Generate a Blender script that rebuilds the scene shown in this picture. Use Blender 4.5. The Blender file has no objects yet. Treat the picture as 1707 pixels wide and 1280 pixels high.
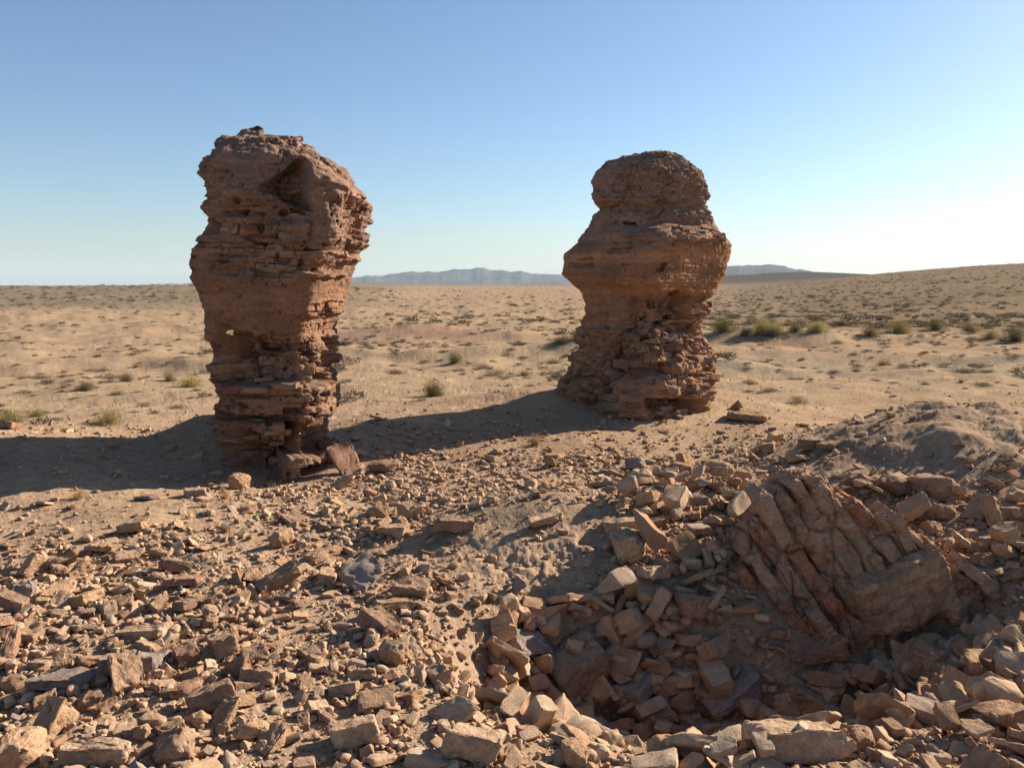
import bpy, bmesh, math, random
import numpy as np
from mathutils import Vector

# ------------------------------------------------------------------ camera, sky, sun
SC = bpy.context.scene
COL = SC.collection
W0, H0 = 1707.0, 1280.0
FPX = 1366.0                     # focal length in photo pixels
PITCH = math.radians(7.1)
CAMZ = 1.7
cam = bpy.data.cameras.new("camera")
cam.sensor_width = 36.0
cam.lens = 36.0 * FPX / W0
cam.clip_start = 0.05
cam.clip_end = 20000.0
cam_ob = bpy.data.objects.new("camera", cam)
cam_ob.location = (0, 0, CAMZ)
cam_ob.rotation_euler = (math.pi / 2 - PITCH, 0, 0)
COL.objects.link(cam_ob)
SC.camera = cam_ob

SUN_AZ, SUN_EL = math.radians(58), math.radians(25.5)
world = bpy.data.worlds.new("World")
SC.world = world
world.use_nodes = True
nt = world.node_tree
bg = nt.nodes["Background"]
sky = nt.nodes.new("ShaderNodeTexSky")
sky.sky_type = 'NISHITA'
sky.sun_disc = False
sky.sun_elevation = SUN_EL
sky.sun_rotation = SUN_AZ
sky.altitude = 0
sky.air_density = 1.0
sky.dust_density = 0.5
sky.ozone_density = 4.0
nt.links.new(sky.outputs[0], bg.inputs[0])
bg.inputs[1].default_value = 0.059
sun = bpy.data.lights.new("sun", 'SUN')
sun.energy = 5.0
sun.angle = math.radians(0.5)
sun.color = (1.0, 0.90, 0.76)
sun_ob = bpy.data.objects.new("sun", sun)
sd = Vector((math.sin(SUN_AZ) * math.cos(SUN_EL), math.cos(SUN_AZ) * math.cos(SUN_EL), math.sin(SUN_EL)))
sun_ob.rotation_euler = (-sd).to_track_quat('-Z', 'Y').to_euler()
COL.objects.link(sun_ob)
SC.view_settings.view_transform = 'Standard'
SC.view_settings.look = 'None'
SC.view_settings.exposure = 1.3
SC.view_settings.gamma = 1.0
SC.cycles.volume_bounces = 0
SC.cycles.max_bounces = 6

rng = np.random.default_rng(7)
random.seed(7)

# ------------------------------------------------------------------ noise
_perm = np.random.default_rng(11).permutation(4096).astype(np.int64)
_grad = np.random.default_rng(12).normal(size=(4096, 3))
_grad /= np.linalg.norm(_grad, axis=1)[:, None]

def _h(i, j, k):
    return _perm[(_perm[(_perm[i & 4095] + j) & 4095] + k) & 4095]

def hash01(i, j=0, k=0):
    i = np.asarray(i).astype(np.int64); j = np.asarray(j).astype(np.int64); k = np.asarray(k).astype(np.int64)
    i, j, k = np.broadcast_arrays(i, j, k)
    return _h(i, j, k) / 4096.0

def perlin(x, y, z=0.0):
    x, y, z = np.broadcast_arrays(np.asarray(x, float), np.asarray(y, float), np.asarray(z, float))
    xi = np.floor(x).astype(np.int64); yi = np.floor(y).astype(np.int64); zi = np.floor(z).astype(np.int64)
    xf = x - xi; yf = y - yi; zf = z - zi
    u = xf * xf * xf * (xf * (xf * 6 - 15) + 10)
    v = yf * yf * yf * (yf * (yf * 6 - 15) + 10)
    w = zf * zf * zf * (zf * (zf * 6 - 15) + 10)
    out = 0
    for dx in (0, 1):
        for dy in (0, 1):
            for dz in (0, 1):
                g = _grad[_h(xi + dx, yi + dy, zi + dz)]
                d = g[..., 0] * (xf - dx) + g[..., 1] * (yf - dy) + g[..., 2] * (zf - dz)
                out = out + d * (u if dx else 1 - u) * (v if dy else 1 - v) * (w if dz else 1 - w)
    return out * 1.6

def fbm(x, y, z=0.0, o=4, g=0.5):
    a = 1.0; s = 0; f = 1.0
    for i in range(o):
        s = s + a * perlin(np.asarray(x) * f + i * 17.3, np.asarray(y) * f + i * 5.1, np.asarray(z) * f + i * 9.7)
        a *= g; f *= 2.03
    return s

def sm(x, a, b):
    t = np.clip((np.asarray(x, float) - a) / (b - a), 0, 1)
    return t * t * (3 - 2 * t)

def blocks(x, y, z, seed=0):
    """angular broken-block relief: one tilted facet per cell, creased between cells"""
    xi = np.floor(x).astype(np.int64); yi = np.floor(y).astype(np.int64); zi = np.floor(z).astype(np.int64)
    f1 = np.full(x.shape, 9.0); f2 = np.full(x.shape, 9.0); val = np.zeros(x.shape)
    for a in (-1, 0, 1):
        for b in (-1, 0, 1):
            for c in (-1, 0, 1):
                h = _h(xi + a + seed * 131, yi + b, zi + c)
                px = xi + a + (h % 64) / 64.0; py = yi + b + ((h // 64) % 64) / 64.0
                h2 = _perm[(h + 977) & 4095]
                pz = zi + c + (h2 % 64) / 64.0
                d = np.abs(x - px) ** 2 + np.abs(y - py) ** 2 + np.abs(z - pz) ** 2
                g = _grad[h2]
                v = (h2 // 64) / 32.0 - 1 + 0.9 * (g[..., 0] * (x - px) + g[..., 1] * (y - py) + g[..., 2] * (z - pz))
                n = d < f1
                f2 = np.where(n, f1, np.minimum(f2, d)); val = np.where(n, v, val); f1 = np.where(n, d, f1)
    crease = 1 - sm(np.sqrt(f2) - np.sqrt(f1), 0.0, 0.16)
    return val, crease

# ------------------------------------------------------------------ picture <-> place
CP, SP = math.cos(PITCH), math.sin(PITCH)

def ray(u, v):
    a = (np.asarray(u, float) - W0 / 2) / FPX
    b = -(np.asarray(v, float) - H0 / 2) / FPX
    return np.stack([a, CP + b * SP, -SP + b * CP], -1)

def proj(x, y, z):
    zz = np.asarray(z) - CAMZ
    d = np.asarray(y) * CP - zz * SP
    up = np.asarray(y) * SP + zz * CP
    d = np.where(d > 0.05, d, 0.05)
    return W0 / 2 + FPX * np.asarray(x) / d, H0 / 2 - FPX * up / d, d

def on_plane_y(u, v, Y):
    r = ray(u, v)
    t = Y / r[..., 1]
    return r[..., 0] * t, CAMZ + r[..., 2] * t

def flat_hit(u, v):
    r = ray(u, v)
    t = -CAMZ / r[..., 2]
    return r[..., 0] * t, r[..., 1] * t

# ------------------------------------------------------------------ terrain height
def bump(x, y, cx, cy, rx, ry, p=1.0, rot=0.0):
    c, s = math.cos(rot), math.sin(rot)
    dx, dy = x - cx, y - cy
    a = (dx * c + dy * s) / rx; b = (-dx * s + dy * c) / ry
    return np.exp(-(a * a + b * b) ** p)

def terrain(x, y, fine=True):
    x = np.asarray(x, float); y = np.asarray(y, float)
    r = np.hypot(x, y); az = np.degrees(np.arctan2(x, y))
    z = -0.9 * sm(r, 13, 70) - 26 * sm(r, 320, 4200)
    z = z + 0.20 * bump(x, y, 0.35, 11.1, 1.6, 0.9) + 0.10 * bump(x, y, -0.7, 9.7, 1.1, 0.9)
    z = z + 0.05 * fbm(x * 0.55 + 3, y * 0.55, 1.0, 3) * sm(r, 1, 5)
    z = z + 0.22 * fbm(x * 0.10, y * 0.13 + 8, 2.0, 3) * sm(r, 12, 35) * (1 - sm(r, 200, 500))
    z = z + 0.12 * fbm(x * 0.45, y * 0.7, 6.5, 3) * sm(r, 12, 18) * (1 - sm(r, 70, 160))
    # wash banks crossing the plain
    z = z + 0.35 * bump(x, y, 1.2, 19.5, 3.2, 1.0, 1.0, 0.32) * sm(r, 12, 15)
    z = z + 0.30 * bump(x, y, -3.6, 27, 4.0, 1.6) + 0.35 * bump(x, y, 8.0, 25.5, 5.5, 1.6)
    z = z - 0.25 * bump(x, y, -9, 16.5, 6, 1.3)
    # near ruin ground
    z = z + 0.60 * bump(x, y, 4.5, 7.0, 2.0, 1.5, 1.5) * (1 + 0.10 * fbm(x * 1.3, y * 1.3, 3, 3))
    z = z + 0.24 * bump(x, y, 0.22, 5.45, 0.95, 0.55, 1.0)
    z = z - 0.76 * bump(x, y, 0.72, 3.72, 0.85, 0.70, 2.0, 0.1)
    z = z - 0.34 * bump(x, y, 1.6, 3.65, 0.80, 0.50, 1.6)
    z = z - 0.42 * bump(x, y, 1.95, 4.18, 0.85, 0.40, 1.6)
    z = z + 0.16 * bump(x, y, 3.2, 4.7, 0.7, 1.1) + 0.18 * bump(x, y, 1.55, 6.0, 0.8, 0.6)
    z = z + 0.04 * bump(x, y, -0.8, 2.8, 1.6, 0.5)
    z = z - 0.08 * bump(x, y, -2.1, 7.0, 1.1, 0.6) + 0.34 * bump(x, y, -2.95, 8.0, 0.5, 0.5) + 0.34 * bump(x, y, -5.2, 7.1, 2.1, 1.5, 1.2)
    z = z + 0.10 * bump(x, y, 1.6, 10.6, 1.8, 1.2) 
    # far ground
    mL = 1 - sm(az, -13, -4)
    z = z + (1.62 + 0.6 * fbm(x * 0.014, y * 0.014, 5, 3)) * sm(r, 84 + 8 * perlin(az * 0.09, 0.5), 165) * mL
    z = z - 1.3 * sm(r, 185, 300) * mL
    mR = sm(az, 12.5, 32)
    z = z + (8.6 * sm(r, 30, 430) + 1.2 * sm(r, 24, 150)) * mR * (1 + 0.05 * fbm(x * 0.01, y * 0.01, 9, 3))
    z = z + 9.5 * np.exp(-((r - 760) / 130) ** 2) * np.exp(-((az - 18.5) / 5.2) ** 2)
    z = z + 5.0 * np.exp(-((r - 700) / 90) ** 2) * np.exp(-((az - 13.0) / 3.0) ** 2)
    z = z + 2.0 * np.exp(-((r - 900) / 200) ** 2) * (0.5 + fbm(az * 0.16, r * 0.002, 3, 3)) * sm(az, -16, -12) * (1 - sm(az, 6, 12))
    if fine:
        k = sm(r, 0.5, 1.5) * (1 - sm(r, 25, 60))
        rough = 0.35 + 0.75 * sm(fbm(x * 0.9, y * 0.9, 4, 2), -0.2, 0.5)
        z = z + k * rough * (0.016 * fbm(x * 4.2, y * 4.2, 0.3, 4) + 0.009 * np.abs(fbm(x * 17, y * 17, 1.3, 3)))
        mk = bump(x, y, 4.45, 7.0, 2.0, 1.55, 1.5)
        z = z + mk * (0.05 * np.abs(fbm(x * 2.2, y * 3.4, 7, 4)) + 0.006 * fbm(x * 16, y * 16, 7, 2))
        # clods in the cut wall of the pit
        wk = bump(x, y, 0.5, 4.5, 0.8, 0.5)
        z = z + wk * 0.05 * np.abs(fbm(x * 5.5, y * 5.5, 2.7, 4))
    return z

def ground_hit(u, v, lift=0.0):
    r = ray(float(u), float(v))
    t = 0.6; prev = t
    while t < 400:
        p = r * t
        if CAMZ + p[2] < float(terrain(p[0], p[1])) + lift:
            break
        prev = t; t *= 1.012
    a, b = prev, t
    for _ in range(18):
        m = (a + b) / 2
        p = r * m
        if CAMZ + p[2] < float(terrain(p[0], p[1])) + lift: b = m
        else: a = m
    p = r * b
    return np.array([p[0], p[1], CAMZ + p[2]])

# ------------------------------------------------------------------ mesh helpers
def mesh_np(name, verts, tris=None, quads=None, attrs=None, sharp=None, smooth=True):
    me = bpy.data.meshes.new(name)
    verts = np.ascontiguousarray(verts, dtype=np.float32)
    me.vertices.add(len(verts)); me.vertices.foreach_set("co", verts.ravel())
    loops = []; starts = []; n = 0
    if quads is not None and len(quads):
        q = np.asarray(quads, np.int32); loops.append(q.ravel())
        starts.append(np.arange(len(q), dtype=np.int32) * 4); n = q.size
    if tris is not None and len(tris):
        t = np.asarray(tris, np.int32); loops.append(t.ravel())
        starts.append(n + np.arange(len(t), dtype=np.int32) * 3)
    loops = np.concatenate(loops); starts = np.concatenate(starts)
    me.loops.add(len(loops)); me.loops.foreach_set("vertex_index", loops)
    me.polygons.add(len(starts)); me.polygons.foreach_set("loop_start", starts)
    me.polygons.foreach_set("use_smooth", np.full(len(starts), smooth))
    me.update(calc_edges=True); me.validate()
    for k, a in (attrs or {}).items():
        a = np.asarray(a, np.float32)
        if a.ndim == 1:
            at = me.attributes.new(k, 'FLOAT', 'POINT'); at.data.foreach_set("value", a)
        else:
            at = me.color_attributes.new(k, 'FLOAT_COLOR', 'POINT')
            if a.shape[1] == 3: a = np.concatenate([a, np.ones((len(a), 1), np.float32)], 1)
            at.data.foreach_set("color", np.ascontiguousarray(a).ravel())
    if sharp is not None:
        me.set_sharp_from_angle(angle=math.radians(sharp))
    return me

def obj(name, me, mat=None, parent=None, loc=None):
    o = bpy.data.objects.new(name, me)
    COL.objects.link(o)
    if mat is not None and me is not None and not len(me.materials): me.materials.append(mat)
    if parent is not None: o.parent = parent
    if loc is not None: o.location = loc
    return o

def tag(o, label=None, cat=None, group=None, kind=None):
    if label: o["label"] = label
    if cat: o["category"] = cat
    if group: o["group"] = group
    if kind: o["kind"] = kind
    return o

def hull(pts):
    bm = bmesh.new()
    for p in pts: bm.verts.new(p)
    r = bmesh.ops.convex_hull(bm, input=bm.verts)
    bad = [e for e in r["geom_interior"] if isinstance(e, bmesh.types.BMVert)]
    if bad: bmesh.ops.delete(bm, geom=bad, context='VERTS')
    loose = [v for v in bm.verts if not v.link_faces]
    if loose: bmesh.ops.delete(bm, geom=loose, context='VERTS')
    bmesh.ops.triangulate(bm, faces=bm.faces)
    bm.verts.index_update()
    V = np.array([v.co[:] for v in bm.verts]); F = np.array([[v.index for v in f.verts] for f in bm.faces])
    bm.free()
    return V, F

def subdiv(V, F, n=1, maxlen=None):
    for _ in range(n):
        e = np.concatenate([F[:, [0, 1]], F[:, [1, 2]], F[:, [2, 0]]]); e.sort(1)
        ue, inv = np.unique(e, axis=0, return_inverse=True)
        inv = inv.ravel()
        m = len(V); nf = len(F)
        V = np.concatenate([V, (V[ue[:, 0]] + V[ue[:, 1]]) / 2])
        a, b, c = m + inv[:nf], m + inv[nf:2 * nf], m + inv[2 * nf:]
        F = np.concatenate([np.stack([F[:, 0], a, c], 1), np.stack([F[:, 1], b, a], 1),
                            np.stack([F[:, 2], c, b], 1), np.stack([a, b, c], 1)])
    return V, F

def vnormals(V, F):
    fn = np.cross(V[F[:, 1]] - V[F[:, 0]], V[F[:, 2]] - V[F[:, 0]])
    N = np.zeros_like(V)
    for k in range(3): np.add.at(N, F[:, k], fn)
    return N / (np.linalg.norm(N, axis=1)[:, None] + 1e-12)

def lap(V, F, w=0.5, it=1):
    e = np.concatenate([F[:, [0, 1]], F[:, [1, 2]], F[:, [2, 0]]])
    for _ in range(it):
        S = np.zeros_like(V); c = np.zeros(len(V))
        np.add.at(S, e[:, 0], V[e[:, 1]]); np.add.at(c, e[:, 0], 1)
        V = V * (1 - w) + w * S / np.maximum(c, 1)[:, None]
    return V

def rock(kind, seed, level, dims=None, crisp=False):
    """a broken stone about 1 wide (x), sitting around its centre"""
    r = np.random.default_rng(seed)
    if kind == 'brick': d = np.array([1.0, r.uniform(0.5, 0.75), r.uniform(0.32, 0.5)])
    elif kind == 'slab': d = np.array([1.0, r.uniform(0.6, 0.9), r.uniform(0.16, 0.28)])
    elif kind == 'wedge': d = np.array([1.0, r.uniform(0.5, 0.8), r.uniform(0.4, 0.6)])
    elif kind == 'bar': d = np.array([1.0, r.uniform(0.32, 0.42), r.uniform(0.26, 0.36)])
    else: d = np.array([1.0, r.uniform(0.65, 0.95), r.uniform(0.5, 0.75)])
    if dims is not None: d = np.array(dims)
    h = d / 2
    if kind == 'lump':
        p = r.normal(size=(22, 3)); p /= np.linalg.norm(p, axis=1)[:, None]
        pts = np.sign(p) * np.abs(p) ** 0.75 * h * r.uniform(0.85, 1.12, (22, 1))
    else:
        c = np.array([[i, j, k] for i in (-1, 1) for j in (-1, 1) for k in (-1, 1)], float)
        pts = []
        for q in c:                                   # chipped corners
            ch = (r.uniform(0.02, 0.12, 3) if crisp else r.uniform(0.04, 0.30, 3)) if r.random() < 0.85 else r.uniform(0.3, 0.75, 3)
            for ax in range(3):
                t = q * (1 - r.uniform(0, 0.10, 3)); t[ax] *= 1 - ch[ax]
                pts.append(t * h)
        pts = np.array(pts)
        if kind == 'wedge':
            pts[:, 2] *= 0.55 + 0.45 * (pts[:, 0] / h[0]); pts[:, 1] += pts[:, 0] * r.uniform(-0.3, 0.3)
        if kind == 'slab':
            a = r.uniform(-0.5, 0.5); pts[:, 0] += a * pts[:, 1]; pts[:, 1] *= 1 - 0.3 * pts[:, 0]
        sh = r.uniform(-0.18, 0.18, 3)
        pts[:, 0] += sh[0] * pts[:, 2] ; pts[:, 1] += sh[1] * pts[:, 0]
    V, F = hull(pts)
    if level == 0: return V, F
    V, F = subdiv(V, F, level)
    V = lap(V, F, 0.5, 1 if (level < 3 or crisp) else 2)
    N = vnormals(V, F)
    s = seed * 3.7
    n = 0.050 * fbm(V[:, 0] * 2.6 + s, V[:, 1] * 2.6, V[:, 2] * 2.6, 3)
    if level >= 2: n = n + 0.012 * fbm(V[:, 0] * 11 + s, V[:, 1] * 11, V[:, 2] * 11, 2)
    if level >= 3:  # conchoidal chips
        n = n - 0.035 * sm(fbm(V[:, 0] * 5 + s, V[:, 1] * 5 + 9, V[:, 2] * 5, 2), 0.25, 0.45)
    V = V + N * n[:, None]
    return V, F

# ------------------------------------------------------------------ materials
class NT:
    def __init__(s, name):
        s.m = bpy.data.materials.new(name); s.m.use_nodes = True
        s.t = s.m.node_tree; s.b = s.t.nodes["Principled BSDF"]
        s.b.inputs["Roughness"].default_value = 0.95
        s.b.inputs["Specular IOR Level"].default_value = 0.0
    def n(s, typ, **kw):
        x = s.t.nodes.new(typ)
        for k, v in kw.items(): setattr(x, k, v)
        return x
    def l(s, a, b): s.t.links.new(a, b)
    def noise(s, vec, scale, detail=4, rough=0.55, dist=0.0):
        x = s.n("ShaderNodeTexNoise"); x.inputs["Scale"].default_value = scale
        x.inputs["Detail"].default_value = detail; x.inputs["Roughness"].default_value = rough
        x.inputs["Distortion"].default_value = dist
        if vec is not None: s.l(vec, x.inputs["Vector"])
        return x.outputs["Fac"]
    def ramp(s, fac, stops, interp='LINEAR'):
        x = s.n("ShaderNodeValToRGB"); x.color_ramp.interpolation = interp
        cr = x.color_ramp
        while len(cr.elements) < len(stops): cr.elements.new(0.5)
        for e, (p, c) in zip(cr.elements, stops):
            e.position = p; e.color = (c[0], c[1], c[2], 1) if hasattr(c, '__len__') else (c, c, c, 1)
        s.l(fac, x.inputs[0]); return x.outputs[0]
    def mix(s, fac, a, b, typ='MIX'):
        x = s.n("ShaderNodeMix", data_type='RGBA', blend_type=typ)
        for sock, val in ((x.inputs[0], fac), (x.inputs[6], a), (x.inputs[7], b)):
            if hasattr(val, 'is_linked'): s.l(val, sock)
            elif hasattr(val, '__len__'): sock.default_value = (val[0], val[1], val[2], 1)
            else: sock.default_value = val
        return x.outputs[2]
    def math(s, op, a, b):
        x = s.n("ShaderNodeMath", operation=op)
        for sock, val in ((x.inputs[0], a), (x.inputs[1], b)):
            if hasattr(val, 'is_linked'): s.l(val, sock)
            else: sock.default_value = val
        return x.outputs[0]
    def bump(s, h, strength, dist, prev=None):
        x = s.n("ShaderNodeBump"); x.inputs["Strength"].default_value = strength
        x.inputs["Distance"].default_value = dist
        s.l(h, x.inputs["Height"])
        if prev is not None: s.l(prev, x.inputs["Normal"])
        return x.outputs[0]
    def attr(s, name):
        x = s.n("ShaderNodeAttribute"); x.attribute_name = name; return x
    def geo(s): return s.n("ShaderNodeNewGeometry")
    def obco(s): return s.n("ShaderNodeTexCoord").outputs["Object"]

def mat_ground():
    k = NT("desert_soil"); pos = k.geo().outputs["Position"]
    tone = k.attr("tone").outputs["Color"]
    n1 = k.noise(pos, 1.3, 5, 0.6); n2 = k.noise(pos, 14, 5, 0.65); n3 = k.noise(pos, 75, 3, 0.6)
    a = k.mix(1.0, tone, k.ramp(n1, [(0.3, (0.80, 0.80, 0.82)), (0.7, (1.14, 1.12, 1.08))]), 'MULTIPLY')
    a = k.mix(1.0, a, k.ramp(n2, [(0.3, (0.74, 0.72, 0.72)), (0.5, 1.0), (0.72, (1.20, 1.18, 1.14))]), 'MULTIPLY')
    a = k.mix(1.0, a, k.ramp(n3, [(0.3, 0.80), (0.7, 1.16)]), 'MULTIPLY')
    # scattered dark grit
    v = k.n("ShaderNodeTexVoronoi"); v.inputs["Scale"].default_value = 34; k.l(pos, v.inputs["Vector"])
    g = k.ramp(v.outputs["Distance"], [(0.10, 1.0), (0.22, 0.0)])
    gm = k.math('MULTIPLY', g, k.ramp(k.noise(pos, 3.0, 3), [(0.45, 0.0), (0.62, 0.55)]))
    a = k.mix(gm, a, (0.20, 0.115, 0.07))
    k.l(a, k.b.inputs["Base Color"])
    b = k.bump(n2, 0.55, 0.03); b = k.bump(n3, 0.5, 0.008, b); b = k.bump(g, 0.4, 0.008, b)
    k.l(b, k.b.inputs["Normal"])
    return k.m

def mat_stone(name, base, var=0.16):
    k = NT(name)
    oi = k.n("ShaderNodeObjectInfo"); co = k.obco()
    mp = k.n("ShaderNodeVectorMath", operation='ADD'); k.l(co, mp.inputs[0])
    cb = k.n("ShaderNodeCombineXYZ"); k.l(k.math('MULTIPLY', oi.outputs["Random"], 40.0), cb.inputs[0]); k.l(cb.outputs[0], mp.inputs[1])
    p = mp.outputs[0]
    n1 = k.noise(p, 2.2, 4, 0.6); n2 = k.noise(p, 11, 5, 0.7)
    a = k.mix(1.0, base, k.ramp(n1, [(0.28, (0.72, 0.70, 0.70)), (0.5, 1.0), (0.74, (1.25, 1.24, 1.2))]), 'MULTIPLY')
    a = k.mix(1.0, a, k.ramp(n2, [(0.3, 0.78), (0.7, 1.2)]), 'MULTIPLY')
    hv = k.n("ShaderNodeHueSaturation"); k.l(a, hv.inputs["Color"])
    k.l(k.math('ADD', k.math('MULTIPLY', oi.outputs["Random"], 2 * var), 1 - var), hv.inputs["Value"])
    # dust settled on the top
    gn = k.geo(); sx = k.n("ShaderNodeSeparateXYZ"); k.l(gn.outputs["Normal"], sx.inputs[0])
    d = k.math('MULTIPLY', k.ramp(sx.outputs[2], [(0.45, 0.0), (0.95, 1.0)]), k.ramp(k.noise(p, 4.0, 4), [(0.4, 0.0), (0.65, 0.5)]))
    a = k.mix(d, hv.outputs[0], (0.365, 0.245, 0.155))
    k.l(a, k.b.inputs["Base Color"])
    pos = k.geo().outputs["Position"]
    w1 = k.noise(pos, 48, 4, 0.65); w2 = k.noise(pos, 170, 3, 0.6)
    a = k.mix(1.0, a, k.ramp(w1, [(0.3, 0.80), (0.7, 1.18)]), 'MULTIPLY')
    k.l(a, k.b.inputs["Base Color"])
    b = k.bump(n2, 0.5, 0.05); b = k.bump(w1, 0.6, 0.012, b); b = k.bump(w2, 0.5, 0.004, b)
    k.l(b, k.b.inputs["Normal"])
    return k.m

def mat_rubble(name):
    k = NT(name); g = k.geo(); pos = g.outputs["Position"]
    c = k.ramp(g.outputs["Random Per Island"], [(0.0, (0.354, 0.221, 0.132)), (0.25, (0.378, 0.243, 0.150)), (0.50, (0.301, 0.172, 0.102)),
        (0.60, (0.407, 0.273, 0.172)), (0.78, (0.262, 0.155, 0.095)), (0.84, (0.335, 0.240, 0.169)), (0.93, (0.238, 0.183, 0.147)), (0.95, (0.446, 0.324, 0.214))], 'CONSTANT')
    n1 = k.noise(pos, 16, 4, 0.6); n2 = k.noise(pos, 90, 4, 0.65)
    a = k.mix(1.0, c, k.ramp(n1, [(0.3, 0.76), (0.7, 1.2)]), 'MULTIPLY')
    a = k.mix(1.0, a, k.ramp(n2, [(0.3, 0.82), (0.7, 1.16)]), 'MULTIPLY')
    sx = k.n("ShaderNodeSeparateXYZ"); k.l(g.outputs["Normal"], sx.inputs[0])
    d = k.math('MULTIPLY', k.ramp(sx.outputs[2], [(0.5, 0.0), (0.95, 1.0)]), k.ramp(k.noise(pos, 22, 4), [(0.42, 0.0), (0.65, 0.5)]))
    a = k.mix(d, a, (0.365, 0.245, 0.155))
    k.l(a, k.b.inputs["Base Color"])
    k.l(k.bump(n2, 0.5, 0.008), k.b.inputs["Normal"])
    return k.m

def mat_masonry(name):
    k = NT(name); pos = k.geo().outputs["Position"]
    tone = k.attr("tone").outputs["Color"]
    st = k.n("ShaderNodeMapping"); st.inputs["Scale"].default_value = (1, 1, 5); k.l(pos, st.inputs["Vector"])
    n1 = k.noise(pos, 3.0, 5, 0.62); n2 = k.noise(st.outputs[0], 5.5, 5, 0.65); n3 = k.noise(pos, 42, 4, 0.65)
    a = k.mix(1.0, tone, k.ramp(n1, [(0.3, (0.80, 0.78, 0.78)), (0.7, (1.18, 1.16, 1.14))]), 'MULTIPLY')
    a = k.mix(1.0, a, k.ramp(n2, [(0.32, (0.78, 0.76, 0.75)), (0.68, (1.18, 1.15, 1.12))]), 'MULTIPLY')
    a = k.mix(1.0, a, k.ramp(n3, [(0.3, 0.80), (0.7, 1.18)]), 'MULTIPLY')
    k.l(a, k.b.inputs["Base Color"])
    b = k.bump(n2, 0.35, 0.03); b = k.bump(n3, 0.65, 0.014, b); b = k.bump(k.noise(pos, 150, 2), 0.3, 0.004, b)
    k.l(b, k.b.inputs["Normal"])
    return k.m

def mat_plain(name, c1, c2, scale=8.0, bump=0.4, dist=0.02):
    k = NT(name); co = k.obco()
    n = k.noise(co, scale, 5, 0.65); n2 = k.noise(co, scale * 6, 3, 0.6)
    a = k.mix(1.0, k.ramp(n, [(0.3, c1), (0.7, c2)]), k.ramp(n2, [(0.3, 0.82), (0.7, 1.16)]), 'MULTIPLY')
    k.l(a, k.b.inputs["Base Color"])
    k.l(k.bump(n2, bump, dist, k.bump(n, bump, dist * 3)), k.b.inputs["Normal"])
    return k.m

def mat_leaf(name, c1, c2):
    k = NT(name); g = k.geo()
    oi = k.n("ShaderNodeObjectInfo")
    a = k.ramp(g.outputs["Random Per Island"], [(0.0, c1), (1.0, c2)])
    hv = k.n("ShaderNodeHueSaturation"); k.l(a, hv.inputs["Color"])
    k.l(k.math('ADD', k.math('MULTIPLY', oi.outputs["Random"], 0.5), 0.75), hv.inputs["Value"])
    k.l(hv.outputs[0], k.b.inputs["Base Color"])
    tr = k.n("ShaderNodeBsdfTranslucent"); k.l(hv.outputs[0], tr.inputs["Color"])
    ms = k.n("ShaderNodeMixShader"); ms.inputs[0].default_value = 0.22
    k.l(k.b.outputs[0], ms.inputs[1]); k.l(tr.outputs[0], ms.inputs[2])
    k.l(ms.outputs[0], k.t.nodes["Material Output"].inputs["Surface"])
    return k.m

M = {}
M['ground'] = mat_ground()
M['tan'] = mat_stone('tan_stone', (0.370, 0.226, 0.134))
M['pale'] = mat_stone('pale_stone', (0.43, 0.285, 0.180))
M['red'] = mat_stone('reddish_stone', (0.315, 0.178, 0.113))
M['grey'] = mat_stone('grey_stone', (0.26, 0.20, 0.165))
M['brown'] = mat_stone('brown_stone', (0.275, 0.172, 0.112))
M['rubble'] = mat_rubble('rubble_stone')
M['masonry'] = mat_masonry('eroded_masonry')
M['mortar'] = mat_plain('old_mortar', (0.20, 0.135, 0.09), (0.33, 0.235, 0.16), 5.0, 0.6, 0.02)
M['fired'] = mat_plain('fired_brick', (0.25, 0.108, 0.060), (0.35, 0.172, 0.098), 9.0, 0.5, 0.012)
M['sandbrick'] = mat_plain('sandy_brick', (0.28, 0.172, 0.104), (0.38, 0.248, 0.157), 9.0, 0.5, 0.012)
M['mountain'] = mat_plain('mountain_rock', (0.04, 0.036, 0.032), (0.115, 0.098, 0.082), 0.012, 0.3, 3.0)
M['scrub'] = mat_leaf('dark_scrub', (0.11, 0.083, 0.054), (0.225, 0.172, 0.112))
M['olive'] = mat_leaf('olive_leaves', (0.115, 0.098, 0.042), (0.22, 0.185, 0.082))
M['yellow'] = mat_leaf('yellow_stems', (0.27, 0.215, 0.082), (0.40, 0.325, 0.135))
M['straw'] = mat_leaf('dry_straw', (0.26, 0.155, 0.075), (0.42, 0.28, 0.15))
M['twig'] = mat_leaf('dead_twig', (0.12, 0.085, 0.055), (0.25, 0.18, 0.12))

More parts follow.
